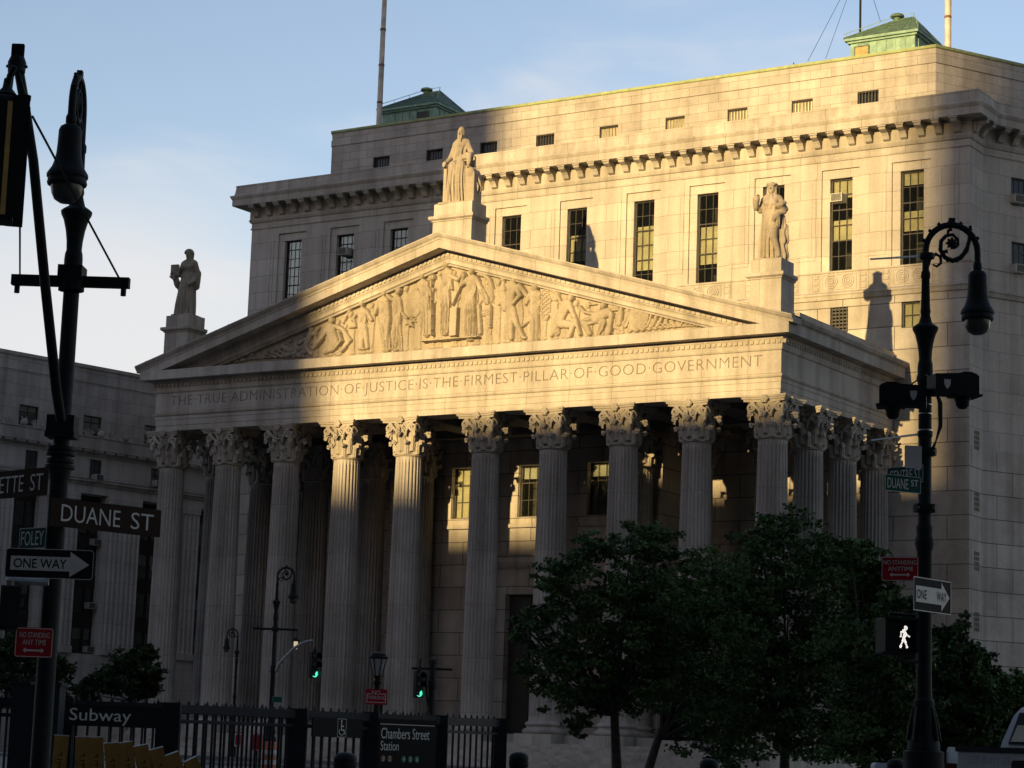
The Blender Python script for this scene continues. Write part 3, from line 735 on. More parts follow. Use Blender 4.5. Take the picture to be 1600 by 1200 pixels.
FIGS += [
 # left of centre: standing men and women, crouching nude, reclining figures
 fig((601,457.5),(599,467),(598,497),(604,544),(4.6,9.5,9,7),.46,9,[('c',605,470,4,608,492,3.4,.46),('c',608,492,3.6,604,530,3,.4),('c',590,472,4,586,490,3,.36)]),
 fig((623,455.5),(620,465),(620,497),(617,544),(4.6,7.5,7.5,6),.44,8,[('c',613,468,3.2,606,462,2.8,.42),('c',625,470,3.2,628,488,2.6,.42),('c',628,488,2.6,636,497,2.2,.36),('c',622,510,5,626,545,4,.3,5)]),
 fig((566.5,474.5),(566,484),(565,510),(564,543),(4.2,9,7,4.6),.44,0,[('c',570,510,4.6,574,543,3.4,.4),('c',574,488,3.2,581,500,2.8,.4),('c',558,489,3.2,551,500,2.6,.4),('a',[(560,473),(548,482),(540,494),(536,503)],2.4,.28),('a',[(553,496),(555,510),(546,512)],2,.34)]),
 [('e',518.5,501,5,5.5,.50),('c',516,514,9,523,536,9,.50),('c',524,510,4,536,515,3.4,.46),('c',536,515,3.4,548,532,3,.44),('c',548,532,3,534,548,2.6,.4),('c',510,518,4,499,534,3.4,.44),('c',499,534,3.2,490,545,2.6,.4),('c',523,540,8,508,549,5,.4),('a',[(530,520),(534,533),(524,546)],1.8,.46)],
 [('e',486,515,4,4.4,.34),('c',485,520,4.5,477,540,5,.32),('c',489,522,3,497,512,2.4,.3),('c',476,541,4.6,486,553,3.2,.3),('e',470,528,6,5,.26,1),('c',468,535,4,478,529,3,.3)],
 [('e',452,532,3.6,3.8,.28),('c',455,548,4,441,541,4,.3),('c',446,556,3.2,462,551,2.8,.28),('b',416,546,438,547.6,.2),('b',416,551,438,552.4,.2),('b',416,555,438,556.2,.18),('e',466,545,5,4,.24,1)],
 [('e',403,555,6,6,.24,1),('e',391,556,5,6,.26,1),('e',412,553,4,5,.22),('e',378,561,5,4,.2,1),('e',368,564,4,3,.16,1)],
]
crng = random.Random(21)
def rake_y(x): return 567-(x-360)*.463 if x < 697 else 411+(x-697)*.24
def base_y(x): return 567-(x-360)*.076
x = 372
while x < 1105:                                      # the crowd carved in lower relief behind the main figures
    yt, yb = rake_y(x)+4, base_y(x)-2; hh = yb-yt
    if hh > 34:
        k = crng.uniform(0,7); r0 = crng.uniform(.78,.95)
        f_ = fig((x,yt+k+5),(x+crng.uniform(-1.5,1.5),yt+k+14),(x+crng.uniform(-2,2),yt+k+14+hh*.32),(x+crng.uniform(-3,3),yb-2),(4.1*r0,6.6*r0,6.6*r0,6*r0),.13,crng.choice((7,9,12)))
        s_ = crng.choice((-1,1)); f_ += [('c',x+s_*5,yt+k+17,2.6,x+s_*10,yt+k+17+hh*.18,2.2,.15),('c',x+s_*10,yt+k+17+hh*.18,2.2,x+s_*3,yt+k+15+hh*.30,1.8,.16)]
        FIGS.append(f_); x += crng.uniform(15,21)
    elif hh > 10:
        FIGS.append([('e',x+2,yt+hh*.35,2.6,3.0,.24),('c',x,yt+hh*.45,hh*.16,x-5,yb-3,hh*.14,.22,5),('c',x-4,yb-hh*.25,hh*.12,x+6,yb-2,hh*.1,.2),('c',x+1,yt+hh*.5,1.6,x+6,yt+hh*.62,1.4,.24)]); x += crng.uniform(8,11)
    else:
        EXTRA.append(('relief_foliage',[('e',x+crng.uniform(-2,2),yb-hh*.4,max(1.5,hh*.4),max(1.2,hh*.32),.16,1),('a',[(x-3,yb-1),(x,yb-hh*.5),(x+4,yb-hh*.35)],1.0,.18)])); x += 6.5
for p in FIGS: relief('relief_figure', p, parent=TY)
for nm, p in EXTRA: relief(nm, p, parent=TY)
# ================================================================== STATUES (one continuous carved surface each)
def surface_nets(D, org, hs):
    nx, ny, nz = D.shape; s_ = D < 0
    cnt = np.zeros((nx-1,ny-1,nz-1)); P = np.zeros((nx-1,ny-1,nz-1,3))
    I = np.stack(np.meshgrid(np.arange(nx-1),np.arange(ny-1),np.arange(nz-1),indexing='ij'),-1)
    cn = [(a,b,c) for a in (0,1) for b in (0,1) for c in (0,1)]
    g = lambda A, c: A[c[0]:nx-1+c[0], c[1]:ny-1+c[1], c[2]:nz-1+c[2]]
    for i, a in enumerate(cn):
        for b in cn[i+1:]:
            if sum(abs(p-q) for p, q in zip(a, b)) != 1: continue
            da, db = g(D,a), g(D,b); m_ = g(s_,a) != g(s_,b)
            t = np.where(m_, da/np.where(m_, da-db, 1), 0)
            cnt += m_
            for k in range(3): P[...,k] += np.where(m_, a[k]+t*(b[k]-a[k]), 0)
    act = cnt > 0
    idx = -np.ones(act.shape, int); idx[act] = np.arange(act.sum())
    V = (P[act]/cnt[act][:,None]+I[act])*hs+np.array(org)
    F = []
    for ax in range(3):
        o1, o2 = [(1,2),(2,0),(0,1)][ax]
        sl = [slice(None)]*3; sl[ax] = slice(0,-1); a = s_[tuple(sl)]; sl[ax] = slice(1,None); b = s_[tuple(sl)]
        for q in np.argwhere(a != b):
            if q[o1] == 0 or q[o2] == 0 or q[o1] >= act.shape[o1] or q[o2] >= act.shape[o2]: continue
            c = []
            for d1, d2 in ((-1,-1),(0,-1),(0,0),(-1,0)):
                w_ = list(q); w_[o1] += d1; w_[o2] += d2; c.append(idx[tuple(w_)])
            if min(c) < 0: continue
            F.append(tuple(c) if a[tuple(q)] else tuple(c[::-1]))
    return V, F
class SDF:
    def __init__(s, lo, hi, hs):
        s.lo, s.hs = lo, hs
        s.X, s.Y, s.Z = np.meshgrid(*[np.arange(a, b+hs, hs) for a, b in zip(lo, hi)], indexing='ij'); s.D = np.full(s.X.shape, 9.0)
    def u(s, d, k=.04):
        h_ = np.clip(.5+.5*(s.D-d)/k, 0, 1); s.D = s.D*(1-h_)+d*h_-k*h_*(1-h_)
    def cap(s, a, b, ra, rb, k=.04, sq=(1,1), folds=0, amp=0.0, ph=0.0):
        ax, ay, az = a; dx, dy, dz = [q-p for p, q in zip(a, b)]; L2 = dx*dx+dy*dy+dz*dz
        t = np.clip(((s.X-ax)*dx+(s.Y-ay)*dy+(s.Z-az)*dz)/L2, 0, 1)
        ex, ey, ez = s.X-ax-dx*t, s.Y-ay-dy*t, s.Z-az-dz*t
        r_ = ra+(rb-ra)*t; d = np.sqrt((ex/sq[0])**2+(ey/sq[1])**2+ez**2)
        if folds: r_ = r_+1.55*amp*np.cos(folds*np.arctan2(ey, ex)+ph+1.5*np.sin(t*4))*np.clip(.3+t, 0, 1)
        s.u(d-r_, k)
    def ell(s, c, r, k=.03):
        q = np.sqrt(((s.X-c[0])/r[0])**2+((s.Y-c[1])/r[1])**2+((s.Z-c[2])/r[2])**2); s.u((q-1)*min(r), k)
    def box(s, c, r, k=.01, rnd=.015):
        q = [np.abs(A-p)-e+rnd for A, p, e in zip((s.X,s.Y,s.Z), c, r)]
        s.u(np.sqrt(sum(np.maximum(p, 0)**2 for p in q))+np.minimum(np.maximum(np.maximum(q[0],q[1]),q[2]),0)-rnd, k)
    def cut(s, c, r): # carve a small hollow
        q = np.sqrt(((s.X-c[0])/r[0])**2+((s.Y-c[1])/r[1])**2+((s.Z-c[2])/r[2])**2); s.D = np.maximum(s.D, -(q-1)*min(r))
    def face(s, x, y, z, w=1.0):     # a face looking along -Y; head centre x,y,z, head height about .25*w
        s.ell((x,y,z),(.085*w,.10*w,.125*w),.02); s.ell((x,y-.02*w,z-.07*w),(.058*w,.07*w,.06*w),.03)
        s.cap((x,y-.095*w,z+.02*w),(x,y-.125*w,z-.025*w),.012*w,.02*w,.01)           # nose
        for sx in (-1,1):
            s.cut((x+sx*.036*w,y-.105*w,z+.018*w),(.024*w,.022*w,.015*w)); s.ell((x+sx*.036*w,y-.083*w,z+.016*w),(.016*w,.014*w,.012*w),.005)
            s.cap((x+sx*.015*w,y-.1*w,z+.045*w),(x+sx*.06*w,y-.085*w,z+.042*w),.012*w,.01*w,.01)
            s.ell((x+sx*.088*w,y+.01*w,z-.005*w),(.014*w,.028*w,.04*w),.01)
        s.cut((x,y-.112*w,z-.068*w),(.03*w,.012*w,.006*w)); s.ell((x,y-.088*w,z-.058*w),(.026*w,.016*w,.012*w),.006); s.ell((x,y-.085*w,z-.079*w),(.024*w,.016*w,.012*w),.006)
        s.ell((x,y-.075*w,z-.105*w),(.03*w,.025*w,.025*w),.02)
    def fingers(s, c, d, n, L=.085, w=1.0):
        d = Vector(d).normalized(); n = Vector(n).normalized(); sd = d.cross(n)
        for i, (o, l) in enumerate(((-.036,.85),(-.012,1.0),(.012,.95),(.036,.72))):
            a = Vector(c)+sd*o*w+d*.03*w; b = a+d*L*l*.6*w+n*.01; e_ = b+d*L*l*.45*w+n*.05*w
            s.cap(a, b, .014*w, .013*w, .006); s.cap(b, e_, .013*w, .010*w, .006)
        a = Vector(c)-sd*.045*w; b = a-sd*.03*w+d*.05*w; s.cap(a, b, .016*w, .012*w, .01)
        s.cap(Vector(c)-d*.03*w, Vector(c)+d*.035*w, .04*w, .046*w, .02)
    def mesh(s, scale, name, parent, mt, ang=60):
        V, F = surface_nets(s.D, s.lo, s.hs); mb = MB(); mb.add((V*scale).tolist(), F); return mb.build(name, mt, parent, ang)
def statue_woman_right():
    s = SDF((-.46,-.34,-.02),(.5,.34,1.82),.0125)
    s.cap((-.03,0,.95),(-.10,.02,.03),.17,.185,.05,(1,.8),11,.020); s.cap((.10,0,.92),(.04,.05,.05),.15,.15,.05,(1,.8),9,.018,1)
    s.cap((.08,-.04,.92),(.10,-.17,.52),.105,.085,.04); s.cap((.10,-.17,.52),(.19,-.13,.20),.082,.052,.03); s.cap((.19,-.13,.2),(.21,-.15,.07),.05,.042,.02); s.cap((.21,-.15,.04),(.22,-.26,.03),.045,.032,.02)
    s.cap((.22,.02,.95),(.27,.0,.05),.075,.085,.03,(1,1),6,.018); s.cap((.16,.05,.6),(.26,.02,.12),.09,.10,.04,(1,1),7,.02)
    s.cap((-.10,-.12,.05),(-.11,-.24,.03),.05,.035,.02)
    s.cap((0,0,.98),(0,0,1.32),.165,.175,.05,(1,.72),9,.012); s.cap((-.13,0,1.37),(.13,0,1.37),.085,.085,.05)
    s.cap((-.12,-.04,1.04),(.14,-.04,1.02),.08,.09,.03,(1,1),5,.012)                   # girdle
    for sx in (-1,1): s.ell((sx*.075,-.10,1.27),(.075,.06,.075),.04)
    s.cap((0,.0,1.38),(0,-.01,1.52),.06,.055,.03); s.face(0,-.015,1.60,1.0)
    for k in range(14):                                                             # wreath and hair
        a_ = 2*math.pi*k/14; s.ell((.098*math.cos(a_),.0+.105*math.sin(a_),1.665+.018*(k%2)),(.036,.036,.030),.012)
    s.ell((0,.03,1.64),(.098,.10,.11),.02)
    for sx in (-1,1): s.cap((sx*.085,.0,1.6),(sx*.10,-.03,1.40),.03,.022,.02); s.cap((sx*.1,-.03,1.4),(sx*.085,-.09,1.26),.022,.014,.01)
    s.cap((-.17,0,1.36),(-.25,-.02,1.12),.068,.055,.03); s.cap((-.25,-.02,1.12),(-.31,-.17,1.24),.052,.04,.02); s.cap((-.31,-.13,1.16),(-.27,-.22,1.33),.055,.075,.03); s.fingers((-.3,-.2,1.3),(.35,-.1,.9),(.6,-.5,0),w=1.1)
    s.cap((.17,0,1.36),(.30,.0,1.13),.07,.06,.03); s.cap((.30,0,1.13),(.20,-.18,.97),.06,.045,.03); s.fingers((.17,-.2,.95),(-.7,-.2,-.6),(0,.7,-.4),w=1.1)
    for k in range(12):                                                             # bundle of fruit and flowers on the arm
        a_ = k*2.4; rr = .03*math.sqrt(k); s.ell((.235+rr*math.cos(a_),-.13+rr*.7*math.sin(a_),1.20+rr*.5*math.sin(a_+1)),(.05,.05,.045),.01)
    s.cap((.235,-.12,1.18),(.29,-.06,1.06),.09,.06,.04)
    s.cap((.2,-.17,.93),(.19,-.16,.74),.045,.03,.02,(1,1),5,.01); s.cap((.30,.03,.75),(.28,.0,.45),.06,.085,.03,(1,1),5,.02)
    s.box((0,0,.005),(.33,.26,.035)); return s
def statue_woman_left():
    s = SDF((-.5,-.36,-.02),(.42,.34,1.82),.0125)
    s.cap((0,0,.98),(0,.0,.03),.185,.205,.05,(1,.78),13,.020); s.cap((-.09,-.02,.9),(-.17,-.08,.05),.11,.12,.05,(1,1),8,.016); s.cap((.10,0,.9),(.13,0,.05),.11,.11,.05,(1,1),9,.016)
    s.cap((-.15,-.14,.05),(-.18,-.25,.03),.05,.035,.02); s.cap((.1,-.15,.05),(.12,-.24,.03),.05,.035,.02)
    s.cap((0,0,1.0),(.01,0,1.34),.16,.17,.05,(1,.72),8,.012); s.cap((-.12,0,1.38),(.14,0,1.38),.085,.085,.05); s.cap((-.13,-.02,1.05),(.13,-.02,1.05),.075,.075,.03)
    for sx in (-1,1): s.ell((sx*.075,-.10,1.28),(.07,.055,.07),.04)
    s.cap((0,0,1.4),(0,-.01,1.53),.06,.055,.03); s.face(0,-.015,1.61,1.0); s.ell((0,.03,1.64),(.10,.115,.12),.02); s.cap((0,.09,1.6),(.0,.10,1.4),.06,.07,.03)
    for k in range(9): a_ = math.pi*k/8; s.ell((.10*math.cos(a_),-.03,1.65+.085*math.sin(a_)),(.03,.06,.03),.012)
    s.cap((-.16,0,1.37),(-.27,.0,1.10),.07,.06,.03); s.cap((-.27,0,1.1),(-.31,-.18,1.0),.06,.045,.02); s.fingers((-.32,-.21,1.0),(-.3,-.4,.9),(.5,-.5,0),w=1.1)
    s.box((-.285,-.20,1.18),(.115,.035,.15)); s.cap((-.31,-.1,1.0),(-.28,-.02,.82),.07,.06,.03,(1,1),5,.018); s.cap((-.26,.02,.82),(-.24,.03,.7),.05,.04,.03,(1,1),5,.012)
    s.cap((.17,0,1.37),(.27,.02,1.10),.075,.065,.03); s.cap((.27,.02,1.1),(.21,-.14,.86),.062,.045,.03); s.fingers((.18,-.17,.85),(-.8,-.2,-.5),(0,.6,-.5),w=1.1); s.ell((.13,-.19,.84),(.055,.05,.055),.02)
    s.cap((.27,.02,1.12),(.255,.0,.76),.07,.055,.04,(1,1),6,.02)
    s.box((0,0,.005),(.30,.26,.035)); return s
def statue_seated_man():
    s = SDF((-.52,-.42,-.02),(.66,.46,2.0),.0135)
    s.box((-.05,.18,.40),(.36,.26,.42)); s.box((-.05,.40,.62),(.36,.06,.62))                      # seat and back
    for sx in (-.38,.27): s.box((sx,.08,.44),(.055,.33,.46))
    s.ell((-.38,-.26,.93),(.075,.07,.07),.02)
    s.box((.42,.05,.36),(.15,.3,.38)); s.cap((.42,-.18,.74),(.42,.25,.74),.13,.13,.03)             # draped block at his left
    s.cap((.44,.0,.78),(.5,.05,.42),.1,.14,.04,(1,1),7,.03)
    s.cap((-.10,-.02,.95),(-.13,-.27,.88),.165,.14,.05); s.cap((-.13,-.27,.88),(-.16,-.26,.06),.125,.13,.05,(1,1),9,.022)
    s.cap((.08,-.02,.95),(.13,-.26,.9),.165,.13,.05); s.cap((.13,-.26,.9),(.13,-.24,.06),.115,.12,.05,(1,1),9,.022)
    s.cap((0,-.2,.8),(-.02,-.16,.05),.15,.17,.05,(1,1),10,.022); s.cap((-.05,-.3,.80),(.10,-.34,.62),.05,.05,.03)
    s.cap((-.14,-.3,.05),(-.15,-.38,.03),.05,.035,.02); s.cap((.13,-.28,.05),(.15,-.38,.03),.05,.035,.02)
    s.cap((-.03,.02,.95),(-.03,.04,1.42),.20,.21,.06,(1,.78),7,.016); s.cap((-.18,.04,1.48),(.14,.04,1.48),.10,.10,.05)
    s.cap((-.02,.03,1.5),(-.02,.0,1.64),.07,.065,.03); s.face(-.02,-.01,1.74,1.12); s.ell((-.02,.03,1.79),(.105,.12,.12),.02)
    for k in range(7): s.cap((-.02+.02*(k-3),-.09,1.67),(-.02+.011*(k-3),-.13,1.50-.01*abs(k-3)),.022,.014,.012)
    for k in range(5): s.cap((.13-.03*k,-.08-.03*k*.5,1.52-.02*k),(-.12-.02*k,-.13,1.20-.05*k),.032,.028,.02)   # cloak folds over the shoulder
    s.cap((.15,.03,1.5),(.05,-.16,1.15),.10,.09,.05,(1,1),5,.02)
    s.cap((-.20,.04,1.48),(-.33,.02,1.18),.085,.072,.03); s.cap((-.33,.02,1.18),(-.37,-.22,1.0),.07,.05,.03); s.fingers((-.38,-.27,.99),(0,-.9,-.3),(0,-.2,-1),w=1.15)
    s.cap((.18,.04,1.48),(.36,-.02,1.22),.09,.075,.03); s.cap((.36,-.02,1.22),(.40,-.24,1.14),.072,.055,.03); s.fingers((.41,-.28,1.09),(.05,-.5,-.9),(-.2,.3,-.6),w=1.2); s.cap((.38,-.2,1.14),(.36,-.2,.95),.06,.05,.03,(1,1),5,.02)
    s.cap((.06,-.24,1.06),(.33,-.2,1.14),.075,.075,.04,(1,1),5,.02)
    s.box((0,0,.005),(.56,.4,.03)); return s
def place_statue(s, name, label, x, y, z, scale, rz):
    t = thing(name, label, 'statue', (x,y,z), rz, 'statues on the pediment'); s.mesh(scale, 'figure', t, M_STAT)
    return t
place_statue(statue_woman_right(),'stone_statue','sunlit stone woman with a wreath and an armful of fruit on the right pedestal',19.2,2.05,25.86,2.40,R(8))
place_statue(statue_woman_left(),'stone_statue','shaded stone woman holding up a tablet on the left end of the pediment',-19.35,2.05,25.86,2.36,R(10))
place_statue(statue_seated_man(),'stone_statue','bearded seated stone man in a cloak on top of the pediment',-.0,2.05,30.75,2.38,R(8)).scale = (.80,.72,1)
# ================================================================== ROOFTOP THINGS
def penthouse(label, x0, x1, y0, y1, zb, ze, zp, doorx, door_mat):
    t = thing('rooftop_bulkhead', label, 'rooftop hut', (0,0,0), 0, 'copper clad huts on the attic roof')
    m_ = MB(); m_.box(x0,x1,y0,y1,zb,ze)
    x = x0+.5
    while x < x1: m_.box(x-.03,x+.03,y0-.04,y0+.01,zb,ze); x += .62
    y = y0+.5
    while y < y1: m_.box(x1-.01,x1+.04,y-.03,y+.03,zb,ze); y += .62
    m_.box(x0-.15,x1+.15,y0-.15,y1+.15,ze+.001,ze+.13); m_.box(x0-.3,x1+.3,y0-.3,y1+.3,ze+.131,ze+.3)
    m_.build('wall', M_COPPER, t)
    r_ = MB(); cy_ = (y0+y1)/2; a_ = x0+(x1-x0)*.58; b_ = x1-(x1-x0)*.18
    A = [(x0-.32,y0-.32,ze+.31),(x1+.32,y0-.32,ze+.31),(x1+.32,y1+.32,ze+.31),(x0-.32,y1+.32,ze+.31)]; P, Q = (a_,cy_,zp),(b_,cy_,zp)
    r_.poly([A[0],A[1],Q,P]); r_.poly([A[1],A[2],Q]); r_.poly([A[2],A[3],P,Q]); r_.poly([A[3],A[0],P])
    for u in np.linspace(.12,.88,9):
        e_ = Vector(A[0]).lerp(Vector(A[1]),u); k_ = Vector(P).lerp(Vector(Q),u); r_.tube([e_,k_],.035,4)
    for p_, q_ in ((A[0],P),(A[1],Q),(A[2],Q),(A[3],P),(P,Q)): r_.tube([p_,q_],.06,5)
    ro = r_.build('roof', M_COPROOF, t)
    v_ = MB(); v_.lathe([(.24,-.3),(.24,.2),(.42,.25),(.44,.33),(.38,.42),(.16,.5),(.04,.52)],14,(a_-.05,cy_,zp-.1)); v_.build('ventilator', M_COPROOF, ro, 40)
    g_ = MB()
    for p_, q_ in ((A[0],P),(A[1],Q)):
        p_, q_ = Vector(p_)+Vector((0,0,.28)), Vector(q_)+Vector((0,0,.28)); g_.tube([p_,q_],.022,5)
        for u in (0.05,.35,.65,.95): k_ = p_.lerp(q_,u); g_.tube([k_,k_-Vector((0,0,.3))],.018,4)
    g_.tube([Vector(P)+Vector((0,0,.28)),Vector(Q)+Vector((0,0,.28))],.022,5); g_.build('rail', M_COPPER, ro)
    d_ = MB(); d_.box(doorx-.42,doorx+.42,y0-.09,y0+.02,zb,ze-.3); dd = d_.build('door', door_mat, t)
    f_ = MB(); f_.box(doorx-.5,doorx-.43,y0-.12,y0+.02,zb,ze-.22); f_.box(doorx+.43,doorx+.5,y0-.12,y0+.02,zb,ze-.22); f_.box(doorx-.43,doorx+.43,y0-.12,y0+.02,ze-.29,ze-.22); f_.build('frame', M_COPROOF, dd)
    return t
def pent_from_px(label, xl, xr, ytop, yback, ydoor, dm, y, apex, ztop, depth):
    a = hy(xl, ytop, y); zt = a.z; b = hy(xr, ytop, y)
    penthouse(label, a.x, b.x, y, y+depth, 41.7, ztop, apex, hy(ydoor, ytop+25, y).x, dm)
zt = hy(681,160,26).z
pent_from_px('shaded dark green copper rooftop hut beside the left flagpole',598,681,163,0,661,M_FRAME,26,hy(662,146,27.6).z,zt-.3,3.3)
zt = hy(1430,47,25).z
pent_from_px('sunlit pale green copper rooftop hut with a boarded door, above the right corner',1329,1430,50,0,1347,M_WOOD,25,hy(1390,32,26.5).z,zt-.3,3.2)
def flagpole(label, px, py, y, topz):
    p = hy(px, py, y); t = thing('flagpole', label, 'flagpole', (p.x,y,41.7), 0, 'flagpoles on the attic roof')
    m_ = MB(); m_.tube([(0,0,0),(0,0,topz*.35),(0,0,topz)],[.2,.19,.12],14); po = m_.build('pole', M_FLAG, t, 40)
    q = MB()
    for z in (3.5,6.2,8.8,11.5): q.lathe([(.2,z),(.215,z+.02),(.215,z+.14),(.2,z+.16)],14)
    q.build('collar', M_RUST, po, 40); m_ = MB(); m_.lathe([(.01,topz),(.16,topz+.08),(.2,topz+.25),(.12,topz+.4),(.01,topz+.46)],12); m_.build('finial', M_RUST, t, 50)
    r = MB(); r.tube([(.2,.0,0.2),(.21,.0,topz*.99)],.014,4); r.box(.1,.24,-.05,.05,1.2,1.3); r.build('halyard', M_RUST, t)
flagpole('shaded weathered flagpole at the left of the rooftop, by the dark green hut',592,195,24,17.5)
flagpole('sunlit flagpole with a rusty edge at the right corner of the rooftop',1481,75,24,17.5)
p = hy(1344,50,27.5); t = thing('radio_mast','thin guyed radio mast rising behind the pale green rooftop hut','mast',(p.x,p.y,41.7))
m_ = MB(); m_.tube([(0,0,0),(0,0,16)],.07,6); m_.build('pole', M_DARK, t)
for px, py in ((1262,96),(1290,92),(1376,34)):
    q = hy(px, py, 24 if px < 1300 else 27.5); g_ = MB(); g_.tube([(0,0,9.5),(q.x-p.x,q.y-p.y,max(0,q.z-41.7))],.016,4); g_.build('guy_wire', M_DARK, t)
p = hy(1240,103,21); t = thing('lightning_rod','short thin lightning rod on the roof edge left of the pale green hut','rod',(p.x,p.y,41.8)); m_ = MB(); m_.tube([(0,0,-.1),(0,0,1.0)],.03,5); m_.build('rod', M_DARK, t)
# ================================================================== WINDOW AIR CONDITIONERS
def make_ac():
    t = thing('air_conditioner','','air conditioner')
    m_ = MB(); m_.box(-.36,.36,-.45,.25,0,.48); m_.box(-.36,.36,-.46,-.451,.0,.05); m_.build('casing', M_ACU, t)
    g_ = MB()
    for k in range(7): g_.box(-.3,.3,-.475,-.452,.05+k*.058,.085+k*.058)
    g_.build('grille', M_ACG, t); return t
OFFR = Matrix.Translation((-45,21,0))@Matrix.Rotation(R(-9),4,'Z')@Matrix.Translation((45,-21,0))
AC0 = make_ac(); used = [0]
def ac(label, loc, rz=0, group='window air conditioners', sc=1.0):
    o = AC0 if not used[0] else dup(AC0); used[0] = 1
    if group == 'office': loc = OFFR @ Vector(loc); rz -= R(9); group = 'window air conditioners'
    o.location = loc; o.rotation_euler.z = rz; o.scale = (sc,sc,sc); tag(o, label, 'air conditioner', group)
q = hy(538,393,YW); ac('beige air conditioner in the second tall window from the left of the courthouse',(q.x,YW+.2,q.z-.25))
q = hy(1309,308,YW); ac('sunlit air conditioner high in the tall window just right of the right-hand statue',(q.x,YW+.2,q.z-.3))
q = rw(1586,312); pp = RW+RU*q[0]; ac('air conditioner in the upper window beyond the shaded corner of the courthouse',(pp.x+RN.x*-.05,pp.y-RN.y*.05,q[1]-.25),R(61))
q = rw(1588,421); pp = RW+RU*q[0]; ac('air conditioner in the lower window beyond the shaded corner of the courthouse',(pp.x+RN.x*-.05,pp.y-RN.y*.05,q[1]-.25),R(61))
# ================================================================== OFFICE BUILDING TO THE LEFT (faces the side street)
OX = -45.0
OB = thing('office_building', 'shaded grey stone office building with fluted pilasters and carved lion heads, left of the courthouse', 'building', OFFR.translation, R(-9))
def oy(px, py): p = hx(px, py, OX); return p.y
def oz(px, py): return hx(px, py, OX).z
M_OFF = stone('office_granite', (0.52,0.47,0.42), 1.9, .85, .014, blockvar=.07, stain=.3, streak=.3)
M_OFFT = stone('office_trim', (0.52,0.47,0.42), 2.2, 20, .012, blockvar=.05, stain=.3, streak=.35)
M_OFFW = stone('office_pale_stone', (0.58,0.54,0.49), 3.0, 1.5, .012, blockvar=.05, stain=.2, streak=.25)
YA, YB = -6.0, 40.0
bc = [oy(146,735), oy(228,745)]; PITCH = bc[1]-bc[0]
bays = [bc[0]+PITCH*k for k in range(-3, 5)]
zc0, zc1 = oz(140,705), oz(140,684)          # lion cornice
zpt = oz(140,772)                             # head of the dark bays
zb = oz(135,1022)                             # foot of the pilasters
zt = oz(140,573)
wt, wb = oz(130,645), oz(130,676)
fw_t, fw_b = oz(148,719), oz(148,753)
O_ = (OX,0,0); U_ = (0,1,0); Vv = (0,0,1); N_ = (-1,0,0)
b = MB(); b.wall((OX-.7,0,0),U_,Vv,N_,YA,YB,zc1-.2,zt,[(y-.85,y+.85,wb,wt) for y in bays],.3)
b.box(OX-.95,OX-.6,YA,YB,zt+.001,zt+.25); b.box(OX-.72,OX-.64,YA,YB,zt-1.05,zt-.9); b.box(OX-20,OX-.71,YA,YA+.2,0,zt); b.box(OX-20,OX-.71,YA,YB,zt-.2,zt-.01)
b.build('upper_storey', M_OFF, OB)
b = MB(); b.wall(O_,U_,Vv,N_,YA,YB,zpt,zc0+.1,[(y-.55,y+.55,fw_b,fw_t) for y in bays],.25)
b.wall((OX-.0,0,0),U_,Vv,N_,YA,YB,0,zb,[],.2)
b.wall((OX-.75,0,0),U_,Vv,N_,YA,YB,zb,zpt,[(y-1.35,y+1.35,zb+.02,zpt-.05) for y in bays],.35)
b.poly([(OX,YA,zpt),(OX,YB,zpt),(OX-.75,YB,zpt),(OX-.75,YA,zpt)]); b.poly([(OX,YA,zb),(OX,YB,zb),(OX-.75,YB,zb),(OX-.75,YA,zb)])
b.build('wall', M_OFFW, OB)
b = MB()
b.sweep([(OX,YB),(OX,YA)][::-1],[(-.3,zc0-.25),(.1,zc0-.2),(.2,zc0),(.55,zc0+.05),(.55,zc1-.1),(.62,zc1-.05),(.62,zc1),(-.9,zc1+.05)])
y = YA
while y < YB: b.box(OX+.1,OX+.5,y,y+.75,zc0-.1,zc0+.04); y += 1.0
zm = oz(140,757); b.sweep([(OX,YA),(OX,YB)],[(-.1,zm-.1),(.1,zm-.08),(.14,zm+.05),(.3,zm+.15),(.3,zm+.3),(.36,zm+.36),(-.1,zm+.42)])
for y in bays:
    for k in (-1,0,1): b.lathe([(.01,-.05),(.12,-.04),(.14,.03),(.01,.05)],8,(OX+.03,y+PITCH/2+k*.45,zm-.75))
b.build('cornice', M_OFFT, OB)
# pilasters with real flutes
pw = PITCH/2-1.35
pl = MB(); n = 7
for y in [bays[0]-PITCH/2]+[q+PITCH/2 for q in bays]:
    prof = [(OX-.7,y-pw)]
    for k in range(n):
        a0_ = y-pw+2*pw*k/n; w_ = 2*pw/n
        prof += [(OX+.12,a0_+.015),(OX+.12,a0_+w_*.22)]+[(OX+.12-.1*math.sin(math.pi*q),a0_+w_*(.22+.6*q)) for q in (.2,.5,.8)]+[(OX+.12,a0_+w_*.82)]
    prof += [(OX+.12,y+pw-.015),(OX-.7,y+pw)]
    pl.prism(prof,'z',zb+.5,zpt-.55)
    pl.box(OX-.7,OX+.2,y-pw-.06,y+pw+.06,zb+.001,zb+.49); pl.box(OX-.7,OX+.18,y-pw-.04,y+pw+.04,zpt-.54,zpt-.001)
pl.build('pilasters', M_OFFW, OB)
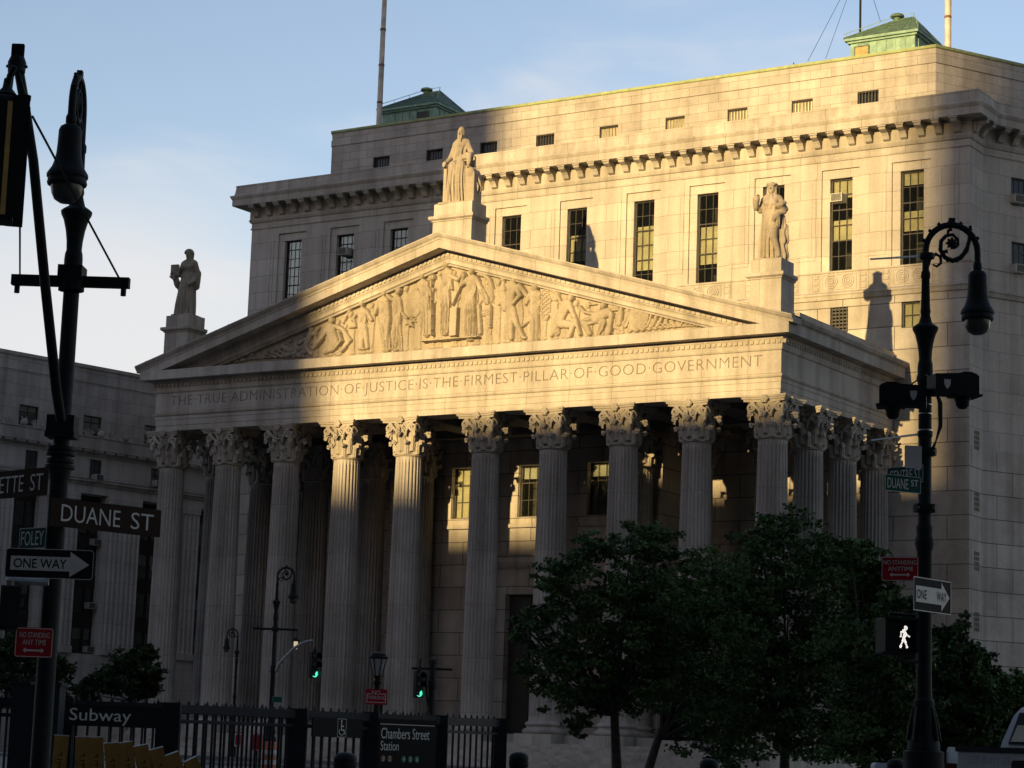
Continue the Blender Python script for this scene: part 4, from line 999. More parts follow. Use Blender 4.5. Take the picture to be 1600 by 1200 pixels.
# dark metal bay fronts: windows between spandrels
nlev = 4; lev = (zpt-zb)/nlev
sp = MB()
for y in bays:
    for k in range(nlev):
        z = zb+lev*k; sp.box(OX-1.05,OX-.98,y-1.34,y+1.34,z+lev*.68,z+lev*.999)
        for q in (-.8,0,.8): sp.lathe([(.01,-.03),(.13,-.02),(.13,.03),(.01,.04)],8,(OX-.96,y+q,z+lev*.84))
    for q in (-.5,.5): sp.box(OX-1.04,OX-.93,y+q-.06,y+q+.06,zb+.1,zpt-.1)
sp.build('spandrels', M_FRAME, OB)
UV = Vector((0,1,0)); OV = Vector((OX,0,0))
i = 0
for j, y in enumerate(bays):
    if not 5 < y < 45: continue
    make_window(y-.85,y+.85,wb,wt,.7+.15,2,3,[(.3,.95,M_BLIND2)] if j % 2 == 1 else [(.6,1,M_BLIND2)],OB,UV,OV)
    make_window(y-.55,y+.55,fw_b,fw_t,.12,2,3,[],OB,UV,OV)
    for k in range(nlev): make_window(y-1.3,y+1.3,zb+lev*k+.05,zb+lev*(k+.67),1.0,3,2,[(.55,1,M_BLIND2)] if (j+k) % 3 == 0 else [],OB,UV,OV)
r = MB(); r.box(OX-3.2,OX-3.0,YA+.5,YB,0,zt-.5); r.build('inner_partition', M_ROOM, OB)
# carved cresting: lion heads and palmettes
y = YA+1; kk = 0
while y < YB:
    c = MB(); z = zc1
    if 6 < y < 42:
        c.lathe([(.01,-.02),(.32,.0),(.4,.1),(.36,.22),(.01,.3)],12) if False else None
        for rr, zz, xx in ((.30,.32,.0),(.21,.35,.13),(.13,.25,.24)):
            c.lathe([(.02,-rr*.95),(rr*.6,-rr*.8),(rr,0),(rr*.6,rr*.8),(.02,rr*.95)],10,(OX+.25+xx,y,z+zz))
        for s_ in (-1,1): c.lathe([(.02,-.09),(.08,0),(.02,.10)],8,(OX+.25,y+s_*.2,z+.62))
        c.build('lion_head', M_OFFT, OB, 60)
        c = MB()
        for q in range(-3,4):
            a_ = q*.36; c.tube([(OX+.2,y+1.15+.05*q,z+.02),(OX+.24,y+1.15+.30*math.sin(a_)*.8+.06*q,z+.30),(OX+.3,y+1.15+.5*math.sin(a_)+.04*q,z+.64*math.cos(a_*.8))],[.04,.06,.035],5)
        c.build('palmette', M_OFFT, OB, 60)
    y += 2.3
for (px, py, lab) in ((146,748,'white air conditioner in the frieze window just right of the near left lamp post'),(227,758,'dark air conditioner in the frieze window beside the courthouse, above the brown street sign')):
    p = hx(px,py,OX); ac(lab,(OX+.05,p.y,p.z-.2),R(90),'office')
lab_ = ['air conditioner in the dark office bay just above the one way sign at left','air conditioner in the dark office bay below the one way sign at left','lowest air conditioner in the office bay right of the red no standing sign',
        'air conditioner seen beside the leftmost portico column, level with the one way sign','air conditioner between the first two portico columns, highest of three','air conditioner between the first two portico columns, middle of three','air conditioner between the first two portico columns, lowest of three']
for (px, py), l_ in zip(((137,848),(129,947),(126,1015),(220,889),(305,768),(296,830),(291,895)), lab_):
    p = hx(px,py,OX-.95); ac(l_,(OX-.85,p.y,p.z-.2),R(90),'office',.95)
# ================================================================== TOWERS ACROSS THE SQUARE (unseen; shaped or added to shade courthouse and square)
AZ, EL = R(1.0), R(9.0)
def tower(label, x0, x1, yf, depth, top, step=True):
    t = thing('shading_tower', label, 'building', ((x0+x1)/2, yf-depth/2, 0), 0, 'unseen shading towers across the square')
    w_, d_ = (x1-x0)/2, depth/2
    m_ = MB(); m_.box(-w_,w_,-d_,d_,0,top-1.2); m_.box(-w_-.0,w_+.0,-d_,d_,top-1.2,top) if False else m_.box(-w_+.02,w_-.02,-d_+.02,d_-.02,top-1.199,top); m_.build('wall', M_TOWER, t)
    g_ = MB(); nx = max(2, int((x1-x0)/3.2))
    z = 5.0
    while z < top-4:
        for k in range(nx):
            xx = -w_+(k+.5)*2*w_/nx; g_.box(xx-.75,xx+.75,d_-.02,d_+.03,z,z+2)
        z += 3.4
    g_.build('windows', M_TWIN, t); return t
YF = -300.0  # unseen towers below have outlines fitted to the courthouse's shadow edges
def ox(x0, y): return x0+math.tan(AZ)*y
def otop(z0, y): return z0-math.tan(EL)/math.cos(AZ)*y
tower('tall slab tower across the square, left of the gap that lets the sun through', ox(-60,YF)-40, ox(-8.3,YF-24), YF, 24, otop(34,YF))
tower('upper setback block behind the tall slab tower', ox(-60,YF)-40, ox(-8.4,YF-50), YF-26, 24, otop(56,YF))
tower('lower block across the square under the gap of sunlight', ox(-9.5,-250), ox(1.0,-250), -250, 18, otop(15.1,-250))
tower('middle block across the square under the gap of sunlight', ox(1.05,-200), ox(40,-200), -200, 22, otop(18.4,-200))
tower('tall tower across the square, right of the gap of sunlight', ox(21.3,-520), ox(130,-520), -520, 30, otop(60,-520))
tower('unseen tower added beyond the left side of the square to block sky light', -150, -80, -115, 70, 55)  # this and the next are added to darken the shaded side
tower('unseen tower added beyond the right side of the square to block sky light', 125, 190, -95, 110, 125)
# unseen blocks added either side of the gap to cut sky light
tower('unseen block added behind the street corner, right of the gap, to block sky light', 27, 118, -138, 30, 110)
tower('unseen block added behind the street corner, left of the gap, to block sky light', -125, -24, -160, 30, 110)
# ================================================================== GROUND
g = MB(); g.poly([(-700,-700,0),(700,-700,0),(700,700,0),(-700,700,0)]); tag(g.build('ground', M_GROUND), kind='structure')
rd = MB(); rd.poly([(-300,-26,.006),(300,-26,.006),(300,-9,.006),(-300,-9,.006)]); tag(rd.build('road', M_ASPH), kind='structure')
pv = MB(); pv.box(-300,300,-8.9,-6.6,-.1,.13); pv.box(-300,300,-29.4,-26.1,-.1,.13); tag(pv.build('pavement', M_GROUND), kind='structure')
mk = MB()
for k in range(-40,40): mk.poly([(k*6,-17.6,.012),(k*6+3,-17.6,.012),(k*6+3,-17.45,.012),(k*6,-17.45,.012)])
tag(mk.build('road_marking', M_MARK), kind='structure')
# ================================================================== TREES
M_BARK = simple('bark', (0.06,0.05,0.04), .9, vary=.35, scale=10, bump=.5)
def leafmat(name, c1, c2):
    M, nt, b = mat(name); N, L = nt.nodes, nt.links
    ge = N.new('ShaderNodeNewGeometry'); nz = N.new('ShaderNodeTexNoise'); nz.inputs['Scale'].default_value = 1.3; nz.inputs['Detail'].default_value = 6
    L.new(ge.outputs['Position'], nz.inputs['Vector']); cr = N.new('ShaderNodeValToRGB')
    cr.color_ramp.elements[0].position = .35; cr.color_ramp.elements[1].position = .65; cr.color_ramp.elements[0].color = c1+(1,); cr.color_ramp.elements[1].color = c2+(1,)
    L.new(nz.outputs['Fac'], cr.inputs['Fac']); L.new(cr.outputs['Color'], b.inputs['Base Color']); b.inputs['Roughness'].default_value = .65; b.inputs['Specular IOR Level'].default_value = .12
    return M
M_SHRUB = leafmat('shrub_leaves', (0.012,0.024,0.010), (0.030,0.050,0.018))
M_LEAF = leafmat('leaves', (0.032,0.064,0.022), (0.088,0.142,0.046))
def tree(label, base, clumps, d, lean=0.0, nleaf=27000, leaf=.118, trunk_r=.13, lm=None, group='trees in front of the portico', name='street_tree', fork=.45):
    t = thing(name, label, 'tree', (base.x, base.y, 0), 0, group)
    C = []
    for px, py, pr in clumps:
        p = at(px, py, d); r_ = pr*d/CF
        for q in range(2):
            off = dirpx(px,py); v = Vector(off)*(random.uniform(-1,1)*r_*1.5)
            C.append((Vector((p.x-base.x+v.x, p.y-base.y+v.y, p.z+v.z*0)), r_*random.uniform(.8,1.0)))
    top = max(c.z for c, _ in C); cen = sum((c for c, _ in C), Vector())/len(C)
    m_ = MB(); fz = max(1.5, min(c.z-r_ for c, r_ in C)*.6+cen.z*.35)
    f = Vector((cen.x*.25, cen.y*.25, fz))
    m_.tube([(0,0,-.05),(.01,0,.25),(f.x*.4,f.y*.4,fz*.5),f],[trunk_r*1.5,trunk_r*1.1,trunk_r*.95,trunk_r*.8],9)
    for c, r_ in C:
        if random.random() < .8:
            mid = f.lerp(c, .5)+Vector((0,0,-.15*(c-f).length+.2))
            m_.tube([f-Vector((0,0,.25)), mid, c, c+Vector((random.uniform(-.3,.3)*r_, random.uniform(-.3,.3)*r_, r_*.6))],[trunk_r*.5,trunk_r*.3,trunk_r*.14,.008],5)
    m_.build('trunk', M_BARK, t, 60)
    tot = sum(r_**2 for _, r_ in C); V = []; F = []
    for c, r_ in C:
        n_ = int(nleaf*r_*r_/tot)
        sub = rng.normal(size=(max(4,n_//34),3)); sub /= np.linalg.norm(sub,axis=1)[:,None]; sub *= (.25+1.0*rng.random((len(sub),1))**.7)*r_; sub[:,2] *= .9   # twigs
        for k in range(n_):
            s0 = sub[k % len(sub)]; p = np.array(c)+s0+rng.normal(size=3)*r_*.14*np.array([1.1,1.1,.55])
            u = rng.normal(size=3); u[2] = u[2]*.5-.35; u /= np.linalg.norm(u); w_ = np.cross(u, rng.normal(size=3)); w_ /= np.linalg.norm(w_)
            L_ = leaf*rng.uniform(.7,1.3); nrm = np.cross(u,w_)
            i0 = len(V); V += [tuple(p), tuple(p+u*L_*.45+w_*L_*.36+nrm*L_*.08), tuple(p+u*L_), tuple(p+u*L_*.45-w_*L_*.36+nrm*L_*.08)]; F.append((i0,i0+1,i0+2,i0+3))
    mb = MB(); mb.v = V; mb.f = F; mb.mi = [0]*len(F); mb.build('crown', lm or M_LEAF, t)
    return t
def base_at(px, d): p = at(px, 1200, d); return Vector((p.x,p.y,0))
tree('leafy tree in front of the portico with a bare straight trunk, nearest the middle', base_at(965,57),
     [(935,850,36),(900,890,42),(860,905,34),(985,860,40),(1030,850,36),(850,960,40),(910,960,50),(975,930,55),(1035,920,46),(825,985,30),(845,1030,38),(900,1035,50),(960,1010,55),(1030,1000,50),(870,1085,36),(920,1100,40),(985,1080,45),(1045,1070,42),(830,1060,22),(900,1130,22),(1010,960,44),(1045,1040,46),(940,1060,40)], 57)
tree('second leafy tree with a leaning trunk, standing close beside the first', base_at(1008,61),
     [(1075,905,42),(1120,885,40),(1095,960,55),(1150,940,50),(1060,1010,55),(1120,1030,60),(1070,1090,50),(1130,1110,55),(1160,1010,50),(1090,1150,42),(1040,960,40),(1110,960,46),(1150,1160,46),(1140,1080,50)], 61, nleaf=25000)
tree('tallest tree, in front of the right end of the portico', base_at(1225,56),
     [(1225,825,38),(1190,850,40),(1265,845,40),(1200,910,52),(1260,900,55),(1310,890,40),(1170,980,50),(1230,980,60),(1300,970,55),(1180,1060,55),(1250,1060,62),(1310,1050,50),(1200,1140,55),(1270,1140,60),(1150,1120,45),(1320,1130,45),(1155,930,40),(1285,1020,50),(1230,1090,50)], 56, nleaf=29000)
tree('broad dark tree left of the right-hand lamp post', base_at(1368,50),
     [(1345,875,36),(1375,900,34),(1350,940,48),(1400,960,40),(1340,1010,55),(1400,1030,50),(1350,1090,58),(1410,1110,48),(1340,1160,50),(1400,1175,45),(1330,870,30)], 50, nleaf=25000)
tree('low bushy tree between the right-hand lamp post and the pickup', base_at(1520,52),
     [(1475,1000,26),(1500,1030,34),(1460,1050,36),(1530,1050,36),(1490,1090,46),(1545,1090,42),(1455,1120,42),(1520,1140,50),(1575,1130,40),(1590,1080,30),(1480,1170,45),(1565,1180,45),(1500,975,16)], 52, nleaf=25000)
tree('dark shrubby tree at the foot of the office building, beside the leftmost column', base_at(205,112),
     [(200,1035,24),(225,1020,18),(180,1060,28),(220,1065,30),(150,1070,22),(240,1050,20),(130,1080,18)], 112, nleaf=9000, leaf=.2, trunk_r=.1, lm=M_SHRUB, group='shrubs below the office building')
tree('dark bush behind the near left lamp post, below the red sign', base_at(60,105),
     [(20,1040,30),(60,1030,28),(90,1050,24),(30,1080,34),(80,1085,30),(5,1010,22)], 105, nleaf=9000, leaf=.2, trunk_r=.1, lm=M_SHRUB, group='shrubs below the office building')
# ================================================================== STREET FURNITURE NEAR THE CORNER
M_BROWN = simple('brown_sign_sheet', (0.024,0.012,0.007), .7, spec=.12, vary=.12, scale=5)
M_GREENS = simple('green_sign_sheet', (0.008,0.065,0.048), .7, spec=.12, vary=.12, scale=5)
M_RED = simple('red_sign_sheet', (0.30,0.012,0.018), .7, spec=.12, vary=.12, scale=5)
M_BLACKS = simple('black_sign_sheet', (0.010,0.010,0.010), .7, spec=.12, vary=.15, scale=5)
M_WHITE = simple('white_sign_paint', (0.50,0.48,0.45), .5, vary=.10, scale=9)
M_ALU = simple('aluminium_sign_back', (0.42,0.42,0.43), .45, .3, vary=.12, scale=3)
M_FENCE = simple('blue_black_railing_paint', (0.011,0.013,0.018), .55, 0, vary=.3, scale=6, spec=.25)
M_YEL = simple('worn_yellow_boards', (0.20,0.11,0.022), .8, vary=.35, scale=6)
M_TRUCK = simple('white_truck_paint', (0.42,0.42,0.41), .3, vary=.10, scale=2, spec=.5)
M_RUB = simple('black_rubber', (0.015,0.015,0.015), .7)
M_TAILL = simple('red_lamp_plastic', (0.06,0.004,0.004), .3)
M_TGLASS = glass('tinted_glass', tint=(.02,.02,.018), trans=.35, rough=.02)
M_CHROME = simple('dull_chrome', (0.45,0.45,0.45), .25, .9)
M_WALK = emit('walk_lamp', (1.0,.96,.9), 1.5)
M_GO = emit('green_lamp', (.10,1.0,.62), .6)
M_OFFL = simple('unlit_lens', (0.05,0.03,0.015), .2)
M_SIGY = simple('signal_edge_yellow', (0.42,0.26,0.08), .5, vary=.2)
M_PLANTER = simple('pale_painted_block', (0.45,0.46,0.52), .5, vary=.1)
def rrect(x0,x1,z0,z1,r,n=4):
    P = []
    for cx, cz, a0 in ((x1-r,z0+r,-90),(x1-r,z1-r,0),(x0+r,z1-r,90),(x0+r,z0+r,180)):
        for k in range(n+1): a = R(a0+90*k/n); P.append((cx+r*math.cos(a), cz+r*math.sin(a)))
    return P
def board(name, label, cat, px, py, d, w, h, dy, m_face, border=None, texts=(), arrows=(), group=None, r=.03, brackets=True, loc=None, textoff=0.0):
    """a sheet sign; texts = (string, x0,x1,z0,z1, material) as fractions of the board; arrows = list of polygons in fractions"""
    c = at(px,py,d) if loc is None else loc
    t = thing(name, label, cat, c, FACE+R(dy), group)
    m_ = MB(); m_.prism(rrect(-w/2,w/2,-h/2,h/2,r),'y',0,.006); p_ = m_.build('panel', m_face, t)
    k_ = MB(); k_.prism(rrect(-w/2+.004,w/2-.004,-h/2+.004,h/2-.004,r),'y',.0065,.009)
    if brackets:
        k_.box(-.04,.04,.0095,.06,-h*.3,-h*.3+.03); k_.box(-.04,.04,.0095,.06,h*.3-.03,h*.3)
    k_.build('backing', M_ALU, t)
    if border:
        bw, ins, bm = border; b_ = MB(); A = rrect(-w/2+ins,w/2-ins,-h/2+ins,h/2-ins,max(.004,r-ins)); B = rrect(-w/2+ins+bw,w/2-ins-bw,-h/2+ins+bw,h/2-ins-bw,max(.003,r-ins-bw)); n = len(A)
        for k in range(n): b_.poly([(A[k][0],-.002,A[k][1]),(A[(k+1)%n][0],-.002,A[(k+1)%n][1]),(B[(k+1)%n][0],-.002,B[(k+1)%n][1]),(B[k][0],-.002,B[k][1])])
        b_.build('border', bm, t)
    for tx,x0,x1,z0,z1,tm in texts:
        q = MB(); put_text(q, tx, -w/2+w*x0,-w/2+w*x1,-h/2+h*z0,-h/2+h*z1,-.005, textoff); q.build('lettering', tm, t)
    for poly, am in arrows:
        q = MB(); q.poly([(-w/2+w*a,-.0035,-h/2+h*b) for a,b in poly]); q.build('arrow', am, t)
    return t
DARR = [(.22,.24),(.30,.33),(.30,.27),(.70,.27),(.70,.33),(.78,.24),(.70,.15),(.70,.21),(.30,.21),(.30,.15)]
OWARR = [(.055,.23),(.055,.77)] ; OWARR = [(.06,.26),(.735,.26),(.735,.07),(.955,.5),(.735,.93),(.735,.74),(.06,.74)]
# ------------------------------------------------------------------ bishop's crook lamp posts
def crook_lamp(slim=False):
    t = thing('street_lamp','','street lamp')
    m_ = MB()
    m_.lathe(([(.13,0),(.13,.5),(.105,.6),(.10,2.2)] if slim else [(.30,0),(.30,.12),(.26,.16),(.26,1.16),(.21,1.18),(.205,1.27),(.19,1.30),(.165,1.38),(.155,1.5),(.145,1.62),(.125,1.72),(.13,1.74),(.13,1.80),(.105,1.83),(.098,2.2)])+[(.096,3.7),(.105,3.72),(.125,3.8),(.125,3.86),(.105,3.9),(.11,3.98),(.11,4.02),(.088,4.06),(.086,5.85),(.10,5.9),(.115,5.96),(.10,6.02),(.10,6.10),(.095,6.16),(.083,6.2),(.088,6.3),(.105,6.42),(.135,6.54),(.165,6.60),(.17,6.63),(.15,6.65),(.09,6.69),(.075,6.74),(.06,6.80),(.07,6.84),(.062,6.9),(.06,6.95),(.052,7.28),(.062,7.3),(.062,7.36),(.045,7.4),(.042,7.66)],20)
    for k in range(0 if slim else 8):
        a = k*math.pi/4; m_.tube([(.20*math.cos(a),.20*math.sin(a),1.30),(.17*math.cos(a),.17*math.sin(a),1.5),(.13*math.cos(a),.13*math.sin(a),1.72)],[.03,.026,.014],5)
    po = m_.build('pole', M_IRON, t, 35)
    m_ = MB(); arc = [(.34-.34*math.cos(R(a)),0,7.66+.36*math.sin(R(a))) for a in range(0,181,12)]
    m_.tube([(0,0,7.6)]+arc+[(.68,0,7.48)],.042,10); m_.lathe([(.03,7.40),(.058,7.44),(.058,7.5),(.045,7.53)],12,(.68,0,0))
    for a in range(20,170,22): m_.lathe([(.005,-.03),(.03,0),(.005,.03)],6,(.34-.385*math.cos(R(a)),0,7.66+.405*math.sin(R(a))))
    m_.box(.30,.38,-.03,.03,8.05,8.11)
    m_.build('crook_arm', M_IRON, t, 40)
    m_ = MB(); q = lambda px, py: ((px-1446)/119.2,0,1.07+(1190-py)/119.2)
    sp1 = [(1516,362),(1514,385),(1510,402),(1500,414),(1488,419),(1476,414),(1469,402),(1470,388),(1478,379),(1488,377),(1496,384),(1497,393),(1491,399),(1485,396)]
    m_.tube([q(*p) for p in sp1],[.022,.026,.03,.034,.034,.032,.03,.028,.025,.022,.02,.018,.016,.012],8)
    sp2 = [(1448,446),(1449,430),(1453,416),(1462,409),(1469,413),(1470,423),(1463,429),(1457,426)]
    m_.tube([q(*p) for p in sp2],[.02,.022,.024,.024,.022,.02,.016,.012],8)
    m_.tube([q(1470,411),q(1474,405),q(1480,404)],[.02,.022,.03],6)
    for k in range(8): a = k*math.pi/4; x0,_,z0 = q(1487,391); m_.tube([(x0,0,z0),(x0+.085*math.cos(a),0,z0+.085*math.sin(a))],[.045,.008],6)
    m_.tube([q(1480,380),q(1481,371),q(1486,368)],[.014,.02,.03],6)
    for p in ((1508,402),(1495,417),(1480,417)): m_.lathe([(.005,-.04),(.035,0),(.005,.04)],6,q(*p))
    m_.build('scroll', M_IRON, t, 50)
    m_ = MB(); m_.lathe([(.03,7.44),(.105,7.39),(.122,7.35),(.126,7.20),(.132,7.10),(.145,7.02),(.168,6.95),(.20,6.90),(.218,6.87),(.218,6.84),(.205,6.83),(.205,6.79),(.212,6.78),(.205,6.755),(.17,6.75)],24,(.68,0,0)); sh = m_.build('lamp_shade', M_IRON, t, 35)
    m_ = MB(); m_.lathe([(.168,6.76),(.168,6.72),(.155,6.66),(.125,6.60),(.07,6.565),(.005,6.555)],22,(.68,0,0)); m_.build('globe', M_GLOBE, sh, 60)
    return t
L0 = crook_lamp(); LS = crook_lamp(True)
def lamp(label, base, rz, sc=1.0, first=[1]):
    o = L0 if first[0] else dup(L0); first[0] = 0
    o.location = base; o.rotation_euler.z = rz; o.scale = (sc,)*3; tag(o, label, 'street lamp', 'curled-arm street lamps'); return o
DL, DR_ = 24.0, 29.5
pL = at(66,1143,DL); pL.z = 0; pRt = at(1443,1190,DR_); pRt.z = 0
toc = Vector((CPOS[0]-pL.x, CPOS[1]-pL.y)).normalized(); side = Vector((CR[0],CR[1])).normalized()
dv = toc*math.cos(R(10))-side*math.sin(R(10))
LS.location = pL; LS.rotation_euler.z = math.atan2(dv.y,dv.x); LS.scale = (1.02,)*3; tag(LS,'near curled-arm lamp post at the left edge, its bell shade hanging towards the viewer','street lamp','curled-arm street lamps')
lamp('near curled-arm lamp post on the right with camera boxes and street signs', pRt, FACE, 1.035)
# clamp boxes and rings on the left post
c = thing('post_clamp','dark stepped clamp casting high on the left lamp post below the signal arm','clamp',(pL.x,pL.y,0),FACE)
def zl(py, px=90): return at(px,py,DL).z
def zr_(py, px=1443): return at(px,py,DR_).z
m_ = MB(); z = zl(651); m_.box(-.15,.15,-.14,.14,z-.10,z+.08); m_.box(-.16,.16,-.15,.15,z-.16,z-.101)
for py, rr in ((692,.15),(700,.16),(712,.15),(722,.165)): z = zl(py); m_.lathe([(.09,z-.03),(rr,z-.02),(rr,z+.02),(.09,z+.03)],18)
m_.build('casting', M_DARK, c, 30)
# cross bar and guy rods, and the signal arm reaching over the street towards the viewer
cb = thing('cross_bar','dark horizontal bar bolted across the left lamp post, holding guy rods','cross bar',tuple(at(112,440,DL)),FACE+R(-1))
m_ = MB(); m_.box(-.64,.62,-.05,.05,-.055,.055); m_.box(-.13,.13,-.13,.13,.02,.16); m_.lathe([(.14,-.1),(.14,.02),(.10,.02),(.10,-.1)],14); m_.build('bar', M_DARK, cb)
m_ = MB(); m_.lathe([(.03,-.14),(.03,-.05),(.005,-.05)],6,(.56,0,0)); m_.lathe([(.03,-.14),(.03,-.05),(.005,-.05)],6,(-.58,0,0)); m_.build('bolt', M_DARK, cb)
A0 = at(95,655,DL); A1 = at(52,250,21.2); A2 = at(27,95,19.2)
ar = thing('signal_mast','long dark pipe arm rising from the left lamp post and reaching out towards the viewer','signal arm',tuple(A0))
m_ = MB(); m_.tube([Vector((0,0,0)),(at(88,610,23.6)-A0),(at(70,440,22.6)-A0),(A1-A0),(at(38,160,20)-A0),(A2-A0)],[.055,.055,.052,.048,.046,.044],12); m_.build('pipe', M_DARK, ar, 40)
m_ = MB(); k = A2-A0; ax = Matrix.Translation(k)@Matrix.Rotation(FACE,4,'Z'); m_.M = ax
m_.prism(rrect(-.055,.055,.02,.15,.012),'y',-.01,.01); m_.lathe([(.03,-.12),(.075,-.1),(.08,-.02),(.06,.03),(.01,.05)],12); m_.tube([(-.09,0,-.05),(.09,0,-.05)],.014,6); m_.tube([(-.035,-.02,-.1),(-.05,-.03,-.42),(-.04,-.03,-.6)],.025,6); m_.tube([(.02,-.06,-.1),(.10,-.05,-.35),(.09,-.04,-.5)],.02,6); m_.lathe([(.005,-.03),(.045,-.02),(.045,.02),(.005,.03)],10,(.10,-.02,-.33))
m_.build('end_casting', M_DARK, ar, 40)
m_ = MB(); m_.tube([at(51,182,20.3)-A0, at(187,436,DL-.05)-A0],.012,5); m_.tube([at(31,330,19.2)-A0, at(31,428,DL-.05)-A0],.010,5); m_.build('guy_rod', M_DARK, ar)
def signal(label, loc, rz, sc=1.0, lit=2, group='traffic signals'):
    t = thing('traffic_signal', label, 'traffic signal', loc, rz, group); t.scale = (sc,)*3
    m_ = MB(); m_.prism(rrect(-.17,.17,-.53,.53,.05),'y',-.08,.12); m_.lathe([(.04,.53),(.09,.56),(.04,.62),(.03,.7)],10); h_ = m_.build('housing', M_IRON, t, 35)
    for k in range(3):
        z = .35-.35*k
        v_ = MB()
        prof = [(.155*math.cos(R(a)),.155*math.sin(R(a))) for a in range(-30,211,15)]
        v_.rings([[(x,-.081,z+q) for x,q in prof],[(x*1.02,-.34,z+q*1.02-.03) for x,q in prof]],False,False,False); v_.rings([[(x*.95,-.081,z+q*.95) for x,q in prof],[(x*.97,-.339,z+q*.97-.03) for x,q in prof]],False,False,False)
        v_.build('visor', M_IRON, t, 50)
        l_ = MB(); l_.lathe([(.14,0),(.12,.025),(.07,.045),(.005,.052)],20,(0,0,0)); 
        mm = Matrix.Translation((0,-.082,z))@Matrix.Rotation(R(90),4,'X'); l_.v = [tuple(mm@Vector(p)) for p in l_.v]
        l_.build('lens', M_GO if k == lit else M_OFFL, t, 60)
    return t
ps = at(3,250,18.7); sg = signal('near dark traffic signal hanging at the left edge, seen edge on', ps, FACE+R(-78), 1.0, lit=9)
m_ = MB(); m_.box(.171,.185,.02,.06,-.5,.46); m_.build('edge_strip', M_SIGY, sg)
m_ = MB(); m_.box(.171,.176,.061,.20,-.52,.52); m_.box(-.176,-.171,.061,.2,-.52,.52); m_.build('back_plate', M_DARK, sg)
hs_ = at(17,150,18.7); hg = MB(); hg.tube([(0,0,.60),(.02,.02,.72),(.05,.05,.80)],.03,6); hg.build('hanger', M_DARK, sg)
# signs on the left post
board('street_sign','brown street name sign at the far left, running out of the picture','street sign', 18,754,DL+.2,1.55,.30,-43,M_BROWN,None,[('LAFAYETTE',.04,.72,.20,.80,M_WHITE),('ST',.80,.95,.20,.80,M_WHITE)],r=.01,group='brown street name signs',loc=at(68,752,DL-.1)-Vector((math.cos(FACE-R(43)),math.sin(FACE-R(43)),0))*.70,textoff=-.004)
board('street_sign','brown street name sign reading DUANE ST beside the left lamp post','street sign', 167,809,DL+.55,1.44,.305,45,M_BROWN,None,[('DUANE',.09,.62,.20,.80,M_WHITE),('ST',.72,.93,.20,.80,M_WHITE)],r=.01,group='brown street name signs',textoff=-.004)
board('street_sign','small green street sign reading FOLEY, half hidden behind the left lamp post','street sign', 51,841,DL+.35,.46,.23,-40,M_GREENS,(.008,.0,M_WHITE),[('FOLEY',.08,.92,.16,.84,M_WHITE)],r=.008,group='green street name signs')
board('one_way_sign','black one way sign with a white arrow on the left lamp post','traffic sign', 77,881,DL-.35,.93,.31,-1,M_BLACKS,(.006,.0,M_WHITE),[('ONE WAY',.095,.70,.34,.66,M_BLACKS)],[(OWARR,M_WHITE)],r=.035,group='one way signs',textoff=.012)
board('parking_sign','red no standing sign with a worn arrow, low on the left lamp post','traffic sign', 53,1004,DL-.3,.40,.315,3,M_RED,(.008,.006,M_WHITE),[('NO STANDING',.12,.90,.66,.84,M_WHITE),('ANY TIME',.20,.82,.42,.60,M_WHITE)],[(DARR,M_WHITE)],r=.03,group='red no standing signs')
t = thing('pedestrian_signal','dark pedestrian signal on a short pipe left of the left lamp post, seen sideways','pedestrian signal',tuple(at(10,950,DL-.1)),FACE+R(-70),'pedestrian signals')
m_ = MB(); m_.prism(rrect(-.23,.23,-.23,.23,.03),'y',-.1,.1); m_.build('housing', M_DARK, t)
m_ = MB(); m_.M = Matrix.Rotation(R(70),4,'Z'); m_.tube([(.0,.02,.29),(.42,.05,.29)],.04,8); m_.lathe([(.05,.24),(.06,.30),(.03,.34)],10,(.02,.02,0)); m_.build('bracket', M_STEEL, t, 40)
# ------------------------------------------------------------------ things on the right post
def camera_box(label, px, py, flip):
    t = thing('camera_box', label, 'camera box', tuple(at(px,py,DR_-.25)), FACE+R(12*(-flip)), 'surveillance camera boxes')
    s_ = flip; m_ = MB()
    prof = [(-.30,-.11),(-.30,.12),(-.27,.15),(-.20,.175),(-.10,.175),(-.02,.15),(.30,.125),(.30,-.14),(.0,-.125)]
    m_.prism([(x*s_,z) for x,z in prof][::s_],'y',-.15,.15); x0,x1 = sorted((-.34*s_,.02*s_)); m_.box(x0,x1,-.17,.17,-.14,-.111); m_.build('housing', M_DARK, t, 30)
    m_ = MB(); m_.lathe([(.11,-.14),(.10,-.18),(.09,-.2),(.085,-.25),(.05,-.29),(.005,-.30)],16,(-.13*s_,0,0)); m_.build('camera_dome', M_TGLASS if False else M_DARK, t, 60)
    m_ = MB(); m_.poly([(.14*s_+a*.045,-.153,b*.06) for a,b in ((-1,1),(-.4,.85),(0,1.05),(.4,.85),(1,1),(.95,0),(.6,-.7),(0,-1.2),(-.6,-.7),(-.95,0))][::-1]); m_.build('shield_emblem', M_ALU, t)
    return t
camera_box('black camera box on the left side of the right lamp post', 1411,620, 1)
camera_box('higher black camera box on the right side of the right lamp post', 1489,603, -1)
t = thing('camera_cables','loops of black cable tied to the right lamp post between the camera boxes','cable',(pRt.x,pRt.y,0),FACE)
z0 = zr_(580); z1 = zr_(660)
m_ = MB()
for k in range(3): m_.tube([(-.06,-.12,z0+.05),(-.20-.03*k,-.12,z0-.05-.03*k),(-.18,-.12,z0-.22),(-.08,-.12,z0-.3)],.008,5)
for k in range(4): m_.tube([(.10,-.1,z0-.05),(.16+.015*k,-.1,z0-.3),(.17+.012*k,-.1,z1+.05),(.13,-.1,z1-.15),(.08,-.1,z1-.25-.04*k)],.011,5)
m_.build('cable', M_RUB, t)
